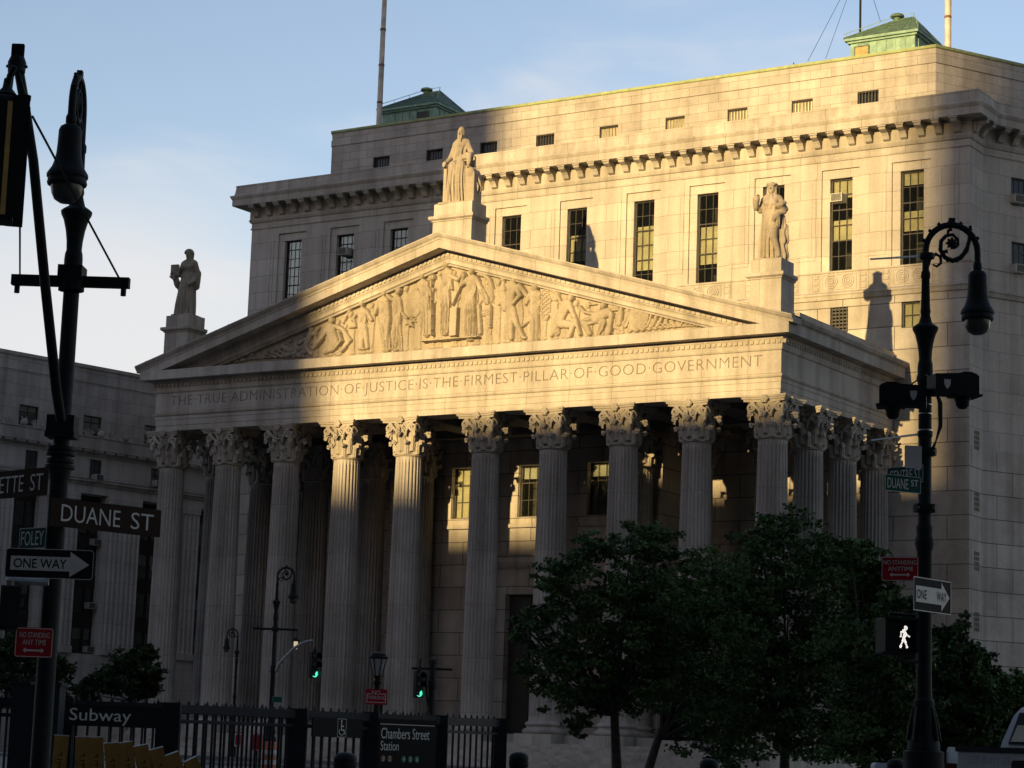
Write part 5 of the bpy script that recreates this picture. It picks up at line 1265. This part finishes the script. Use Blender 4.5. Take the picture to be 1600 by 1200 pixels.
for py in (618,633,660,572):
    m_ = MB(); z = zr_(py); m_.lathe([(.088,z-.008),(.092,z-.008),(.092,z+.008),(.088,z+.008)],16); m_.box(-.02,.02,-.115,-.093,z-.012,z+.012); m_.build('strap', M_CHROME, t)
for py in (695,787):
    z = zr_(py); t = thing('post_collar', ('upper','lower')[py>700]+' dark bolted collar on the right lamp post, '+('above','below')[py>700]+' the green street signs','collar',(pRt.x,pRt.y,0),FACE,'collars on the right lamp post')
    m_ = MB(); m_.prism([(x*.145,y*.12) for x,y in ((-1,-.5),(-.8,-1),(.8,-1),(1,-.5),(1,.5),(.8,1),(-.8,1),(-1,.5))],'z',z-.05,z+.05); m_.box(-.15,.15,-.05,.05,z-.03,z+.03); m_.build('casting', M_DARK, t)
    m_ = MB(); 
    for s_ in (-1,1): m_.box(s_*.10-.012,s_*.10+.012,-.125,-.12,z-.012,z+.012)
    m_.build('bolt', M_CHROME, t)
for (x0,y0,x1,y1,lab) in ((1360,405,1443,400,'upper thin banner rod sticking out left of the right lamp post'),(1361,688,1440,678,'lower thin banner rod sticking out left of the right lamp post')):
    a = at(x1,y1,DR_-.05); b_ = at(x0,y0,DR_-.5); t = thing('banner_rod',lab,'rod',tuple(a),0,'banner rods'); m_ = MB(); m_.tube([(0,0,0),b_-a],[.016,.012],7); m_.build('rod', M_ALU, t, 50)
    m_ = MB(); m_.M = Matrix.Rotation(FACE,4,'Z'); m_.lathe([(.085,-.04),(.1,-.03),(.1,.03),(.085,.04)],14,(0.045,.0,0)); m_.build('clamp', M_DARK, t)
board('blank_sign','blank grey back of a sign above the green street signs on the right post','sign', 1427,714,DR_-.05,.235,.30,10,M_ALU,None,r=.02,brackets=False)
board('street_sign','green street sign reading CENTRE ST behind the other green sign on the right post','street sign', 1414,742,DR_+.25,.60,.23,-48,M_GREENS,(.006,.0,M_WHITE),[('CENTRE ST',.08,.94,.2,.8,M_WHITE)],r=.008,group='green street name signs')
board('street_sign','green street sign reading DUANE ST on the right lamp post','street sign', 1411,756,DR_-.15,.58,.215,28,M_GREENS,(.006,.0,M_WHITE),[('DUANE',.06,.64,.18,.80,M_WHITE),('ST',.72,.92,.40,.80,M_WHITE)],r=.008,group='green street name signs')
board('parking_sign','red no standing sign with a two-headed arrow on the right lamp post','traffic sign', 1406,889,DR_-.15,.48,.315,-18,M_RED,(.007,.005,M_WHITE),[('NO STANDING',.06,.95,.68,.86,M_WHITE),('ANYTIME',.18,.86,.42,.60,M_WHITE)],[([(a,b+.02) for a,b in DARR],M_WHITE)],r=.02,group='red no standing signs')
board('one_way_sign','black one way sign with a white arrow angled away on the right lamp post','traffic sign', 1457,931,DR_-.3,1.0,.435,51,M_BLACKS,(.012,.0,M_WHITE),[('ONE',.08,.34,.36,.64,M_BLACKS),('WAY',.60,.87,.36,.64,M_BLACKS)],[(OWARR,M_WHITE)],r=.01,group='one way signs',textoff=.012)
t = thing('pedestrian_signal','black pedestrian signal with a lit white walking man on the right lamp post','pedestrian signal',tuple(at(1402,995,DR_-.25)),FACE+R(14),'pedestrian signals')
m_ = MB(); m_.prism(rrect(-.235,.235,-.24,.24,.03),'y',-.06,.16); m_.box(-.235,-.215,-.16,-.061,-.2,.24); m_.box(.215,.235,-.16,-.061,-.2,.24); m_.box(-.235,.235,-.16,-.061,.215,.24); m_.build('housing', M_DARK, t)
m_ = MB(); m_.prism(rrect(-.2,.2,-.2,.2,.01),'y',-.068,-.0605); m_.build('screen', M_BLACKS, t)
m_ = MB(); m_.tube([(-.1,.05,.30),(.30,.1,.29)],.022,8); m_.tube([(-.05,.05,.24),(-.05,.05,.31)],.02,6); m_.build('bracket', M_DARK, t, 50)
m_ = MB(); m_.tube([(0,.05,-.30),(.32,.1,-.31)],.022,8); m_.tube([(.05,.05,-.24),(.05,.05,-.31)],.02,6); m_.build('bracket', M_DARK, t, 50)
wk = MB(); MAN = [((.068,.155),(.075,.135),.028),((.045,.10),(.06,.02),.032),((.05,.03),(.03,-.05),.028),((.03,-.04),(.005,-.10),.016),((.005,-.10),(-.02,-.165),.016),((.045,-.04),(.075,-.10),.016),((.075,-.10),(.095,-.165),.016),((.03,.10),(-.01,.07),.015),((-.01,.07),(-.015,.0),.014),((.07,.08),(.095,.03),.014),((.095,.03),(.13,.01),.014)]
z = -.19
row = 0
while z < .19:
    x = -.05+(row % 2)*.006
    while x < .15:
        ok = False
        for a, b_, rr in MAN:
            dx, dz = b_[0]-a[0], b_[1]-a[1]; t_ = max(0,min(1,((x-a[0])*dx+(z-a[1])*dz)/(dx*dx+dz*dz)))
            if math.hypot(x-a[0]-dx*t_, z-a[1]-dz*t_) < rr: ok = True; break
        if ok: wk.poly([(.03+.8*x+.0042*math.cos(k*math.pi/3), -.0705, .8*z+.0042*math.sin(k*math.pi/3)) for k in range(6)])
        x += .016
    z += .0145; row += 1
wk.build('walking_man', M_WALK, t)
# ------------------------------------------------------------------ farther lamps and signals
def far_base(px, d): p = at(px, 1100, d); return Vector((p.x,p.y,0))
lamp('far curled-arm lamp post with a cross bar, between the third and fourth columns', far_base(424,91), FACE)
lamp('small far curled-arm lamp post in front of the second column, curled to the left', far_base(366,121), FACE+math.pi, .86)
t = thing('cross_bar','thin bar across the far lamp post between the third and fourth columns','cross bar',tuple(at(430,983,91)),FACE,'far cross bars'); m_ = MB(); m_.tube([(-.9,0,0),(.9,0,0)],.05,6); m_.lathe([(.13,-.1),(.16,0),(.13,.1)],10); m_.build('bar', M_DARK, t)
a = at(432,1048,90.5); t = thing('signal_mast','curved silver signal arm on the far lamp post','signal arm',tuple(a)); m_ = MB(); m_.tube([(0,0,0)]+[at(px,py,90.3)-a for px,py in ((436,1038),(446,1026),(458,1014),(470,1006),(480,1002),(489,1001))],[.07,.07,.065,.06,.055,.05,.045],8); m_.build('pipe', M_STEEL, t, 50)
signal('far traffic signal showing green on the curved silver arm', at(491,1039,90), FACE+R(38), 1.0)
signal('far traffic signal showing green on its own pole, right of the no parking sign', at(654,1069,88), FACE+R(35), 1.0)
b_ = far_base(674,88.3); t = thing('signal_pole','dark pole with a cross bar carrying a green traffic signal, before the sixth column','pole',tuple(b_)); tz = at(672,1040,88.3).z
m_ = MB(); m_.lathe([(.2,0),(.2,.6),(.14,.7),(.12,1.2),(.115,tz-.9),(.16,tz-.85),(.16,tz-.6),(.11,tz-.55),(.10,tz+.1),(.16,tz+.12),(.13,tz+.25),(.02,tz+.3)],14); m_.build('pole', M_DARK, t, 35)
m_ = MB(); m_.M = Matrix.Rotation(FACE,4,'Z'); m_.tube([(-.82,0,tz-.12),(.78,0,tz-.12)],[.05,.05],6); m_.tube([(.02,0,tz-2.0),(-.2,0,tz-1.2),(-.26,0,tz-.5)],.04,6); m_.tube([(-.5,0,tz-.12),(-.5,0,tz+.25)],.03,6); m_.build('cross_bar', M_DARK, t)
b_ = far_base(588,52); t = thing('lantern_post','dark lantern post with a tapered frosted glass, behind the red no parking sign','street lamp',tuple(b_),FACE); zt_ = at(589,1019,52).z
m_ = MB(); m_.lathe([(.12,0),(.12,.4),(.07,.5),(.06,zt_-.75),(.09,zt_-.72),(.09,zt_-.66),(.06,zt_-.64),(.07,zt_-.56),(.11,zt_-.53)],14); m_.build('pole', M_DARK, t, 35)
m_ = MB(); m_.lathe([(.09,zt_-.52),(.17,zt_-.2),(.185,zt_-.13)],16); m_.build('lantern_glass', simple('lantern_glass',(.30,.29,.28),.3), t, 60)
m_ = MB(); m_.lathe([(.20,zt_-.145),(.235,zt_-.13),(.235,zt_-.10),(.19,zt_-.08),(.17,zt_-.02),(.10,zt_+.0),(.01,zt_+.01)],18)
for k in range(6): a = k*math.pi/3; m_.tube([(.10*math.cos(a),.10*math.sin(a),zt_-.54),(.18*math.cos(a),.18*math.sin(a),zt_-.22),(.2*math.cos(a),.2*math.sin(a),zt_-.13)],.011,5)
m_.build('lantern_frame', M_DARK, t, 35)
board('parking_sign','red no parking sign with white lettering in front of the lantern post','traffic sign', 588,1089,47,.455,.315,4,M_RED,None,[('NO',.30,.68,.64,.92,M_WHITE),('PARKING',.08,.92,.34,.58,M_WHITE)],[([(.06,.66),(.06,.72),(.27,.72),(.27,.66)],M_WHITE),([(.71,.66),(.71,.72),(.94,.72),(.94,.66)],M_WHITE),([(.06,.12),(.06,.66),(.09,.66),(.09,.12)],M_WHITE),([(.91,.12),(.91,.66),(.94,.66),(.94,.12)],M_WHITE),([(.09,.12),(.09,.17),(.91,.17),(.91,.12)],M_WHITE)],r=.015)
p = at(593,1160,47.05); t = thing('sign_post','thin dark post carrying the red no parking sign','post',(p.x,p.y,0)); m_ = MB(); m_.box(-.03,.03,-.02,.02,0,at(588,1085,47).z+.12); m_.build('post', M_DARK, t)
board('street_sign','tiny green street sign on the far lamp post just above the railing','street sign', 433,1093,90.4,.40,.24,5,M_GREENS,(.006,.0,M_WHITE),[('ELM',.15,.85,.25,.75,M_WHITE)] if False else [],r=.01,group='green street name signs')
board('parking_sign','small far red parking sign among the dark trees, left of the right lamp post base','traffic sign', 1374,1160,69,.46,.31,0,M_RED,(.012,.004,M_WHITE),[('NO STANDING',.08,.92,.66,.84,M_WHITE),('ANYTIME',.2,.8,.42,.58,M_WHITE)],[(DARR,M_WHITE)],r=.015,group='red no standing signs')
p = at(1356,1160,69.1); t = thing('sign_post','thin grey post beside the small far red parking sign','post',(p.x,p.y,0),FACE); m_ = MB(); zz = at(1356,1150,69).z; m_.box(-.05,.05,-.03,.03,0,zz+.1); m_.box(.0,.5,-.031,-.02,zz-.24,zz-.2); m_.build('post', M_DARK, t)
# ------------------------------------------------------------------ subway stair railing
FP = [(-60,1086,29.6),(103,1093,30),(265,1098,30.5),(465,1106,32),(580,1112,33),(690,1120,34),(781,1130,35.3)]
FPW = [at(*q) for q in FP]; ZF = 1.50
rail = thing('subway_railing','dark blue-black iron railing around the subway stairs across the bottom left','railing',(FPW[0].x,FPW[0].y,0),0)
o0 = Vector((FPW[0].x,FPW[0].y,0))
L_ = [Vector((p.x,p.y,0))-o0 for p in FPW]
inw = Vector((CW[0],CW[1],0)).normalized()*1.7
def seg(a, b_, back=False):
    d_ = (b_-a); ln = d_.length; M_ = Matrix.Translation(a)@Matrix.Rotation(math.atan2(d_.y,d_.x),4,'Z')
    m_ = MB(); m_.M = M_; m_.box(.0,ln,-.05,.05,ZF-.115,ZF); m_.build('top_rail', M_FENCE, rail)
    m_ = MB(); m_.M = M_; m_.box(0,ln,-.03,.03,ZF-.24,ZF-.2); m_.build('middle_rail', M_FENCE, rail)
    m_ = MB(); m_.M = M_; m_.box(0,ln,-.03,.03,.12,.17); m_.build('bottom_rail', M_FENCE, rail)
    m_ = MB(); m_.M = M_; n = int(ln/.15)
    for k in range(1,n): x = ln*k/n; m_.tube([(x,0,.1),(x,0,ZF-.1)],.019,6); m_.lathe([(.022,0),(.022,.02),(.004,.06)],6,(x,0,ZF-.001))
    m_.build('balusters', M_FENCE, rail, 50)
for a, b_ in zip(L_[:-1], L_[1:]): seg(a,b_)
for a, b_ in zip(L_[:-2], L_[1:-1]): seg(a+inw,b_+inw)

for i,(p,wd) in enumerate(zip(L_,(.1,.12,.16,.15,.12,.10,.12))):
    m_ = MB(); m_.M = Matrix.Translation(p)@Matrix.Rotation(FACE,4,'Z'); m_.box(-wd,wd,-.085,.085,0,ZF+.02); m_.box(-wd-.02,wd+.02,-.10,.10,ZF+.021,ZF+.06) if i in (2,3,4,5) and False else None
    m_.build('post', M_FENCE, rail)
nb_ = at(62,1066,29.3); t = thing('newel_post','wide dark square newel pier of the subway railing behind the left lamp post','pier',(nb_.x,nb_.y,0),FACE)
m_ = MB(); m_.box(-.31,.31,-.2,.2,0,nb_.z-.04); m_.box(-.33,-.07,-.22,.22,nb_.z-.039,nb_.z); m_.box(.07,.33,-.22,.22,nb_.z-.039,nb_.z); m_.build('pier', M_FENCE, t)
M_SIGNW = simple('enamel_white', (0.55,0.54,0.50), .4, vary=.05)
sa, sb = at(101,1119,29.85), at(256,1119,30.3); sc_ = (sa+sb)/2; dd = sb-sa
t = thing('subway_sign','black sign reading Subway fixed to the railing','sign',(sc_.x,sc_.y,0),math.atan2(dd.y,dd.x)); wS = Vector((dd.x,dd.y)).length/2
z1, z0 = at(180,1103,30).z, at(180,1136,30).z
m_ = MB(); m_.box(-wS,wS,-.075,-.052,z0,z1); m_.build('panel', M_BLACKS, t)
m_ = MB(); put_text(m_, 'Subway', -wS+.05, -wS+.05+.82, z0+.02, z1-.045, -.078); m_.build('lettering', M_SIGNW, t)
sa, sb = at(586,1160,32.95), at(676,1163,33.75); sc_ = (sa+sb)/2; dd = sb-sa; wS = Vector((dd.x,dd.y)).length/2
t = thing('station_sign','tall black station sign reading Chambers Street Station with coloured line discs','sign',(sc_.x,sc_.y,0),math.atan2(dd.y,dd.x))
z1 = at(630,1124,33.3).z; zt1,zt0 = at(630,1138,33.3).z, at(630,1155,33.3).z; zu1,zu0 = at(620,1158,33.3).z, at(620,1173,33.3).z; zd = at(630,1186,33.3).z
m_ = MB(); m_.box(-wS,wS,-.08,-.055,.25,z1); m_.build('panel', M_BLACKS, t)
m_ = MB(); m_.poly([(-wS+.02,-.083,z1-.085),(wS-.05,-.083,z1-.085),(wS-.05,-.083,z1-.075),(-wS+.02,-.083,z1-.075)]); m_.build('rule', M_SIGNW, t)
m_ = MB(); put_text(m_,'Chambers Street',-wS+.04,wS-.15,zt0,zt1,-.083); m_.build('lettering', M_SIGNW, t); m_ = MB(); put_text(m_,'Station',-wS+.04,-wS+.04+.30*2*wS/.97,zu0,zu1,-.083); m_.build('lettering', M_SIGNW, t)
M_DB = simple('brown_disc',(.16,.06,.02),.4,vary=.05); M_DG = simple('green_disc',(.01,.13,.06),.4,vary=.05)
for x,ch,mm in ((-.40,'J',M_DB),(-.29,'Z',M_DB),(-.06,'4',M_DG),(.05,'5',M_DG),(.16,'6',M_DG)):
    m_ = MB(); m_.poly([(x*wS/.48+.048*math.cos(k*math.pi/9),-.083,zd+.05*math.sin(k*math.pi/9)) for k in range(18)]); o = m_.build('line_disc', mm, t)
    m_ = MB(); put_text(m_,ch,x*wS/.48-.02,x*wS/.48+.02,zd-.032,zd+.032,-.086); m_.build('lettering', M_SIGNW, o)
sa, sb = at(482,1138,31.9), at(560,1141,32.75); sc_ = (sa+sb)/2; dd = sb-sa; wS = Vector((dd.x,dd.y)).length/2
t = thing('accessibility_sign','black panel with a white wheelchair symbol on the railing','sign',(sc_.x,sc_.y,0),math.atan2(dd.y,dd.x))
z1,z0 = at(520,1122,32.3).z, at(520,1152,32.3).z
m_ = MB(); m_.box(-wS,wS,-.08,-.055,z0,z1); m_.build('panel', M_BLACKS, t)
m_ = MB(); xs, zc = .08, (z0+z1)/2
m_.rings([[(xs+r_*math.cos(a),-.084,zc-.045+r_*math.sin(a)) for r_ in (.05,.062)] for a in [R(150+k*14) for k in range(18)]],False,False,False)
for (xa_,za_,xb_,zb_) in ((-.01,.07,-.01,-.03),(-.01,-.03,.05,-.03),(.05,-.03,.07,-.09),(-.01,.025,.04,.025)):
    v_ = Vector((xb_-xa_,zb_-za_)).normalized(); n_ = Vector((-v_.y,v_.x))*.009; m_.poly([(xs+xa_+n_.x,-.084,zc+za_+n_.y),(xs+xb_+n_.x,-.084,zc+zb_+n_.y),(xs+xb_-n_.x,-.084,zc+zb_-n_.y),(xs+xa_-n_.x,-.084,zc+za_-n_.y)])
m_.poly([(xs-.01+.018*math.cos(k*math.pi/6),-.0845,zc+.095+.018*math.sin(k*math.pi/6)) for k in range(12)])
for (a_,b2,c_,e_) in ((-.095,.095,.125,.131),(-.095,.095,-.131,-.125),(-.095,-.089,-.125,.125),(.089,.095,-.125,.125)): m_.poly([(xs+a_,-.084,zc+c_),(xs+b2,-.084,zc+c_),(xs+b2,-.084,zc+e_),(xs+a_,-.084,zc+e_)])
m_.build('symbol', M_SIGNW, t)
# ------------------------------------------------------------------ bollards
B0 = thing('bollard','','bollard'); m_ = MB()
m_.lathe([(.16,0),(.16,.06),(.135,.10),(.13,.78),(.145,.80),(.150,.84),(.150,.89),(.142,.895),(.142,.905),(.150,.91),(.147,.94),(.13,.975),(.095,1.0),(.05,1.015),(.005,1.02)],24); m_.build('body', M_DARK if False else M_IRON, B0, 40)
for i,(px,py,w_,lab) in enumerate(((246,1179,35,'domed dark bollard in front of the leaning yellow boards'),(540,1175,37,'domed dark bollard below the wheelchair sign'),(811,1175,31,'domed dark bollard just right of the subway railing'),(1108,1185,30,'domed dark bollard in front of the dark trees in the middle'),(1400,1185,29,'domed dark bollard beside the right lamp post base'))):
    d = .3*CF/w_; p = at(px,py,d); o = B0 if i == 0 else dup(B0); o.location = (p.x,p.y,0); o.scale = (1,1,p.z/1.02); tag(o,lab,'bollard','domed bollards along the kerb')
p = at(1378,1196,38); t = thing('kerb_block','pale rounded block behind the bollard at the foot of the right lamp post','block',(p.x,p.y,0),FACE); m_ = MB(); m_.prism(rrect(-.16,.35,0,at(1378,1192,38).z,.06),'y',-.2,.2); m_.build('block', M_PLANTER, t)
# ------------------------------------------------------------------ leaning yellow boards
Y0 = None
def yboard():
    t = thing('yellow_board','','barrier board'); m_ = MB()
    m_.box(-.085,.085,-.02,.02,0,1.0); m_.box(-.083,-.06,.021,.20,0,.99); m_.box(.06,.083,.021,.20,0,.99); m_.build('board', M_YEL, t)
    m_ = MB(); m_.box(-.088,.088,-.022,.21,1.001,1.012); m_.build('cap', M_ALU, t)
    m_ = MB()
    rs = random.Random(3)
    for k in range(11):
        z = .28+k*.05; m_.poly([(-.03,-.023,z),(.03,-.023,z),(.03,-.023,z+.008),(-.03,-.023,z+.008)])
        if rs.random() < .7: x = rs.uniform(-.03,.02); m_.poly([(x,-.023,z),(x+.012,-.023,z),(x+.012,-.023,z+.04),(x,-.023,z+.04)])
    m_.build('stencil', M_BLACKS, t); return t
Y0 = yboard()
YB_ = [(97,1147,-2,'leftmost yellow board of the leaning row, half behind the lamp post'),(130,1149,3,'second yellow board of the leaning row from the left'),(150,1150,5,'third yellow board of the leaning row from the left'),(174,1159,8,'fourth yellow board of the leaning row, with a bright top edge'),(196,1158,10,'fifth yellow board of the leaning row from the left'),(220,1163,13,'yellow board just left of the near bollard'),(244,1168,17,'yellow board directly behind the near bollard'),(268,1176,22,'yellow board just right of the near bollard'),(297,1185,28,'rightmost yellow board of the leaning row, leaning the most')]
for i,(px,py,lean,lab) in enumerate(YB_):
    d = 26.5+.15*i; top = at(px,py,d); o = Y0 if i == 0 else dup(Y0)
    h_ = top.z/math.cos(R(lean)); v = Vector((math.cos(FACE),math.sin(FACE),0))
    o.location = Vector((top.x,top.y,0))+v*(math.tan(R(lean))*top.z); o.rotation_euler = (0,-R(lean),FACE+R(12)); o.scale = (1,1,h_/1.02); tag(o,lab,'barrier board','leaning yellow boards')
# ------------------------------------------------------------------ pickup truck
tp = at(1478,1195,32); TKZ = at(1490,1166,32).z
tk = thing('pickup_truck','white pickup truck seen from behind at the lower right edge','pickup truck',tuple(Vector((tp.x,tp.y,0))+Vector((math.cos(FACE-R(31)),math.sin(FACE-R(31)),0))*.98),FACE-R(31))
H_ = TKZ; m_ = MB()
def sidep(x, ins): return [(0.03+ins,.55),(0.02+ins,H_-.08),(.08+ins,H_-.01),(2.1,H_),(2.15,H_+.02),(4.1,H_-.02),(5.3,H_-.12),(5.42,H_-.3),(5.42,.55)]
m_.rings([[(x,y,z) for y,z in sidep(x,abs(x)*.0)] for x in (-.98,-.95)],True); m_.rings([[(x,y,z) for y,z in sidep(x,0)] for x in (.95,.98)],True)
m_.box(-.949,.949,2.05,5.38,.55,H_-.14); m_.box(-.949,.949,.12,2.04,.6,.68); m_.box(-.949,.949,2.05,2.1,.6,H_-.02)
m_.build('body', M_TRUCK, tk, 30)
m_ = MB(); m_.prism(rrect(-.80,.80,.62,H_-.06,.03),'y',.0,.06); m_.build('tailgate', M_TRUCK, tk, 30); tg_ = tk.children[-1]
m_ = MB(); m_.prism(rrect(-.84,.84,H_-.075,H_+.005,.02),'y',-.012,.07); m_.build('top_cap', M_RUB, tg_)
m_ = MB(); m_.prism(rrect(-.02,.36,H_-.32,H_-.17,.05),'y',-.008,-.001); m_.build('handle', M_RUB, tg_)
m_ = MB(); put_text(m_,'CFS-8-071-05',-.66,-.04,H_-.235,H_-.13,-.0025,-.01); m_.build('lettering', simple('faded_grey_letters',(.25,.24,.25),.6), tg_)
for s_ in (-1,1):
    m_ = MB(); x0,x1 = sorted((s_*.83,s_*.975)); m_.box(x0,x1,-.02,.05,.68,H_-.24); m_.build('tail_light', M_TAILL, tk)
m_ = MB(); m_.prism(rrect(-.98,.98,.40,.58,.04),'y',-.16,.0); m_.build('bumper', M_CHROME, tk)
cab = MB(); zt_ = H_+.68
cab.rings([[(x*.93,2.15,H_-.02) for x in (-1,1)]+[(x*.93,4.15,H_-.02) for x in (1,-1)],[(x*.90,2.2,H_+.12) for x in (-1,1)]+[(x*.90,4.0,H_+.12) for x in (1,-1)],[(x*.80,2.42,H_+.50) for x in (-1,1)]+[(x*.80,3.45,H_+.5) for x in (1,-1)],[(x*.72,2.52,zt_-.06) for x in (-1,1)]+[(x*.72,3.3,zt_-.06) for x in (1,-1)],[(x*.60,2.65,zt_) for x in (-1,1)]+[(x*.60,3.15,zt_) for x in (1,-1)]])
co_ = cab.build('cab', M_TRUCK, tk, 40)
def rearw(ins, off): return [(-.80+ins,2.19-off,H_+.07+ins),(.80-ins,2.19-off,H_+.07+ins),(.70-ins,2.43-off,H_+.55-ins),(-.70+ins,2.43-off,H_+.55-ins)]
m_ = MB(); m_.poly(rearw(0,.035)); m_.build('window_seal', M_RUB, co_)
m_ = MB(); m_.poly(rearw(.04,.04)); m_.build('rear_window', simple('glass_painted_reflection',(.30,.25,.14),.08,spec=.8,vary=.3,scale=3), co_)  # yellow reflection painted into the window's base colour
for (x,y) in ((-.88,1.15),(.88,1.15),(-.88,4.4),(.88,4.4)):
    m_ = MB(); m_.lathe([(.22,-.12),(.36,-.12),(.39,-.08),(.39,.08),(.36,.12),(.22,.12)],24); mm = Matrix.Translation((x,y,.39))@Matrix.Rotation(R(90),4,'Y'); m_.v = [tuple(mm@Vector(p)) for p in m_.v]; wh = m_.build('wheel', M_RUB, tk, 40)
    m_ = MB(); m_.lathe([(.02,-.1),(.215,-.1),(.215,.1),(.02,.1)],20); m_.v = [tuple(mm@Vector(p)) for p in m_.v]; m_.build('rim', M_CHROME, wh, 40)

# ------------------------------------------------------------------ small things across the street
M_LANT = emit('lantern_light', (1.0,.80,.5), .32)
a = at(465,985,91); t = thing('hanging_lantern','small lit lantern hanging from the cross bar of the far lamp post','lantern',tuple(a)); dz = at(461,1000,91).z-a.z
m_ = MB(); m_.tube([(0,0,0),(-.06,0,dz+.05)],.02,5); m_.lathe([(.01,dz+.12),(.16,dz),(.14,dz-.04),(.10,dz-.05)],8,(-.06,0,0)); m_.build('frame', M_DARK, t)
m_ = MB(); m_.lathe([(.08,dz-.06),(.085,dz-.2),(.06,dz-.36)],8,(-.06,0,0)); m_.build('glass', M_LANT, t)
board('parking_sign','far red sign seen through the railing, left of the far lamp post','traffic sign',402,1160,75,.36,.55,0,M_RED,(.015,.01,M_WHITE),[('NO',.2,.8,.6,.85,M_WHITE)] if False else [],r=.01,group='small signs across the street')
board('parking_sign','far red and white pair of sign faces seen through the railing','traffic sign',372,1156,75,.34,.5,0,M_RED,(.05,.03,M_WHITE),[],r=.01,group='small signs across the street')
for px,py,lab in ((402,1160,'thin post of the far red sign behind the railing'),(372,1156,'thin post of the far red and white sign behind the railing')):
    p = at(px,py,75.1); t = thing('sign_post',lab,'post',(p.x,p.y,0),0,'small sign posts'); m_ = MB(); m_.box(-.03,.03,-.02,.02,0,p.z+.3); m_.build('post', M_DARK, t)
M_ORANGE = simple('orange_plastic',(.40,.09,.02),.5)
p = at(421,1180,70); t = thing('traffic_barrel','orange and white striped barrel across the street behind the railing','barrel',(p.x,p.y,0)); 
m_ = MB(); m_.lathe([(.30,0),(.30,.08),(.25,.1),(.23,.9),(.19,1.0),(.02,1.02)],16); m_.build('body', M_ORANGE, t, 40)
for z in (.3,.6): m_ = MB(); m_.lathe([(.245,z),(.26-.02*z,z+.005),(.255-.02*z,z+.14),(.24,z+.145)],16,cap0=False,cap1=False); m_.build('stripe', M_WHITE, t, 40)
# ================================================================== LIGHT
SD = Vector((-math.sin(AZ)*math.cos(EL), -math.cos(AZ)*math.cos(EL), math.sin(EL)))
sl = bpy.data.lights.new('sun', 'SUN'); so = bpy.data.objects.new('sun', sl); COL.objects.link(so)
sl.energy = 4.6; sl.angle = R(0.53); sl.color = (1.0, 0.715, 0.31)
so.rotation_euler = SD.to_track_quat('Z', 'Y').to_euler(); so.location = (0,-50,80)
W = bpy.data.worlds.new('World'); S.world = W; W.use_nodes = True; nt = W.node_tree; N, L = nt.nodes, nt.links
bg = N['Background']; sk = N.new('ShaderNodeTexSky'); sk.sky_type = 'NISHITA'; sk.sun_disc = False
sk.sun_elevation = EL; sk.sun_rotation = R(184); sk.air_density = 1.0; sk.dust_density = 0.6; sk.ozone_density = 1.5
tc = N.new('ShaderNodeTexCoord')
mp = N.new('ShaderNodeMapping'); mp.inputs['Scale'].default_value = (3.0, 3.0, 9.0); mp.inputs['Location'].default_value = (1.3, .4, .2); L.new(tc.outputs['Generated'], mp.inputs['Vector'])
nz = N.new('ShaderNodeTexNoise'); nz.inputs['Scale'].default_value = 1.6; nz.inputs['Detail'].default_value = 7; nz.inputs['Roughness'].default_value = .52; nz.inputs['Distortion'].default_value = .35
L.new(mp.outputs[0], nz.inputs['Vector'])
sp_ = N.new('ShaderNodeSeparateXYZ'); L.new(tc.outputs['Generated'], sp_.inputs[0])
# bank of cloud low in the north-east, wisps higher up
def mr(sock, a, b, c, d):
    n = N.new('ShaderNodeMapRange'); n.interpolation_type = 'SMOOTHSTEP'
    for i, v in enumerate((a,b,c,d)): n.inputs[i+1].default_value = v
    L.new(sock, n.inputs[0]); return n.outputs[0]
low = mr(sp_.outputs['Z'], .19, .285, 1.0, 0.0)
west = mr(sp_.outputs['X'], -.665, -.545, 1.0, 0.0)
bank = math_n(nt, 'MULTIPLY', low, west)
cl = math_n(nt, 'ADD', math_n(nt, 'MULTIPLY', bank, 1.0), math_n(nt, 'MULTIPLY', mr(nz.outputs['Fac'], .52, .80, 0, 1), .55))
cl = math_n(nt, 'MULTIPLY', cl, math_n(nt, 'ADD', .55, math_n(nt, 'MULTIPLY', nz.outputs['Fac'], .7)))
cl = mr(cl, .1, 1.0, 0.0, .92)
gain = N.new('ShaderNodeMix'); gain.data_type = 'RGBA'; gain.blend_type = 'MULTIPLY'; gain.inputs[0].default_value = 1
L.new(sk.outputs[0], gain.inputs[6]); gain.inputs[7].default_value = (1.38, 1.165, 1.16, 1)
mx = N.new('ShaderNodeMix'); mx.data_type = 'RGBA'; L.new(cl, mx.inputs[0]); L.new(gain.outputs[2], mx.inputs[6]); mx.inputs[7].default_value = (4.5, 4.42, 4.42, 1)
L.new(mx.outputs[2], bg.inputs[0]); bg.inputs[1].default_value = 0.10
S.view_settings.view_transform = 'Standard'; S.view_settings.look = 'None'; S.view_settings.gamma = 1; S.view_settings.exposure = 0.9
S.render.engine = 'CYCLES'; S.cycles.max_bounces = 5; S.cycles.diffuse_bounces = 3; S.cycles.transparent_max_bounces = 12
S.cycles.use_denoising = True
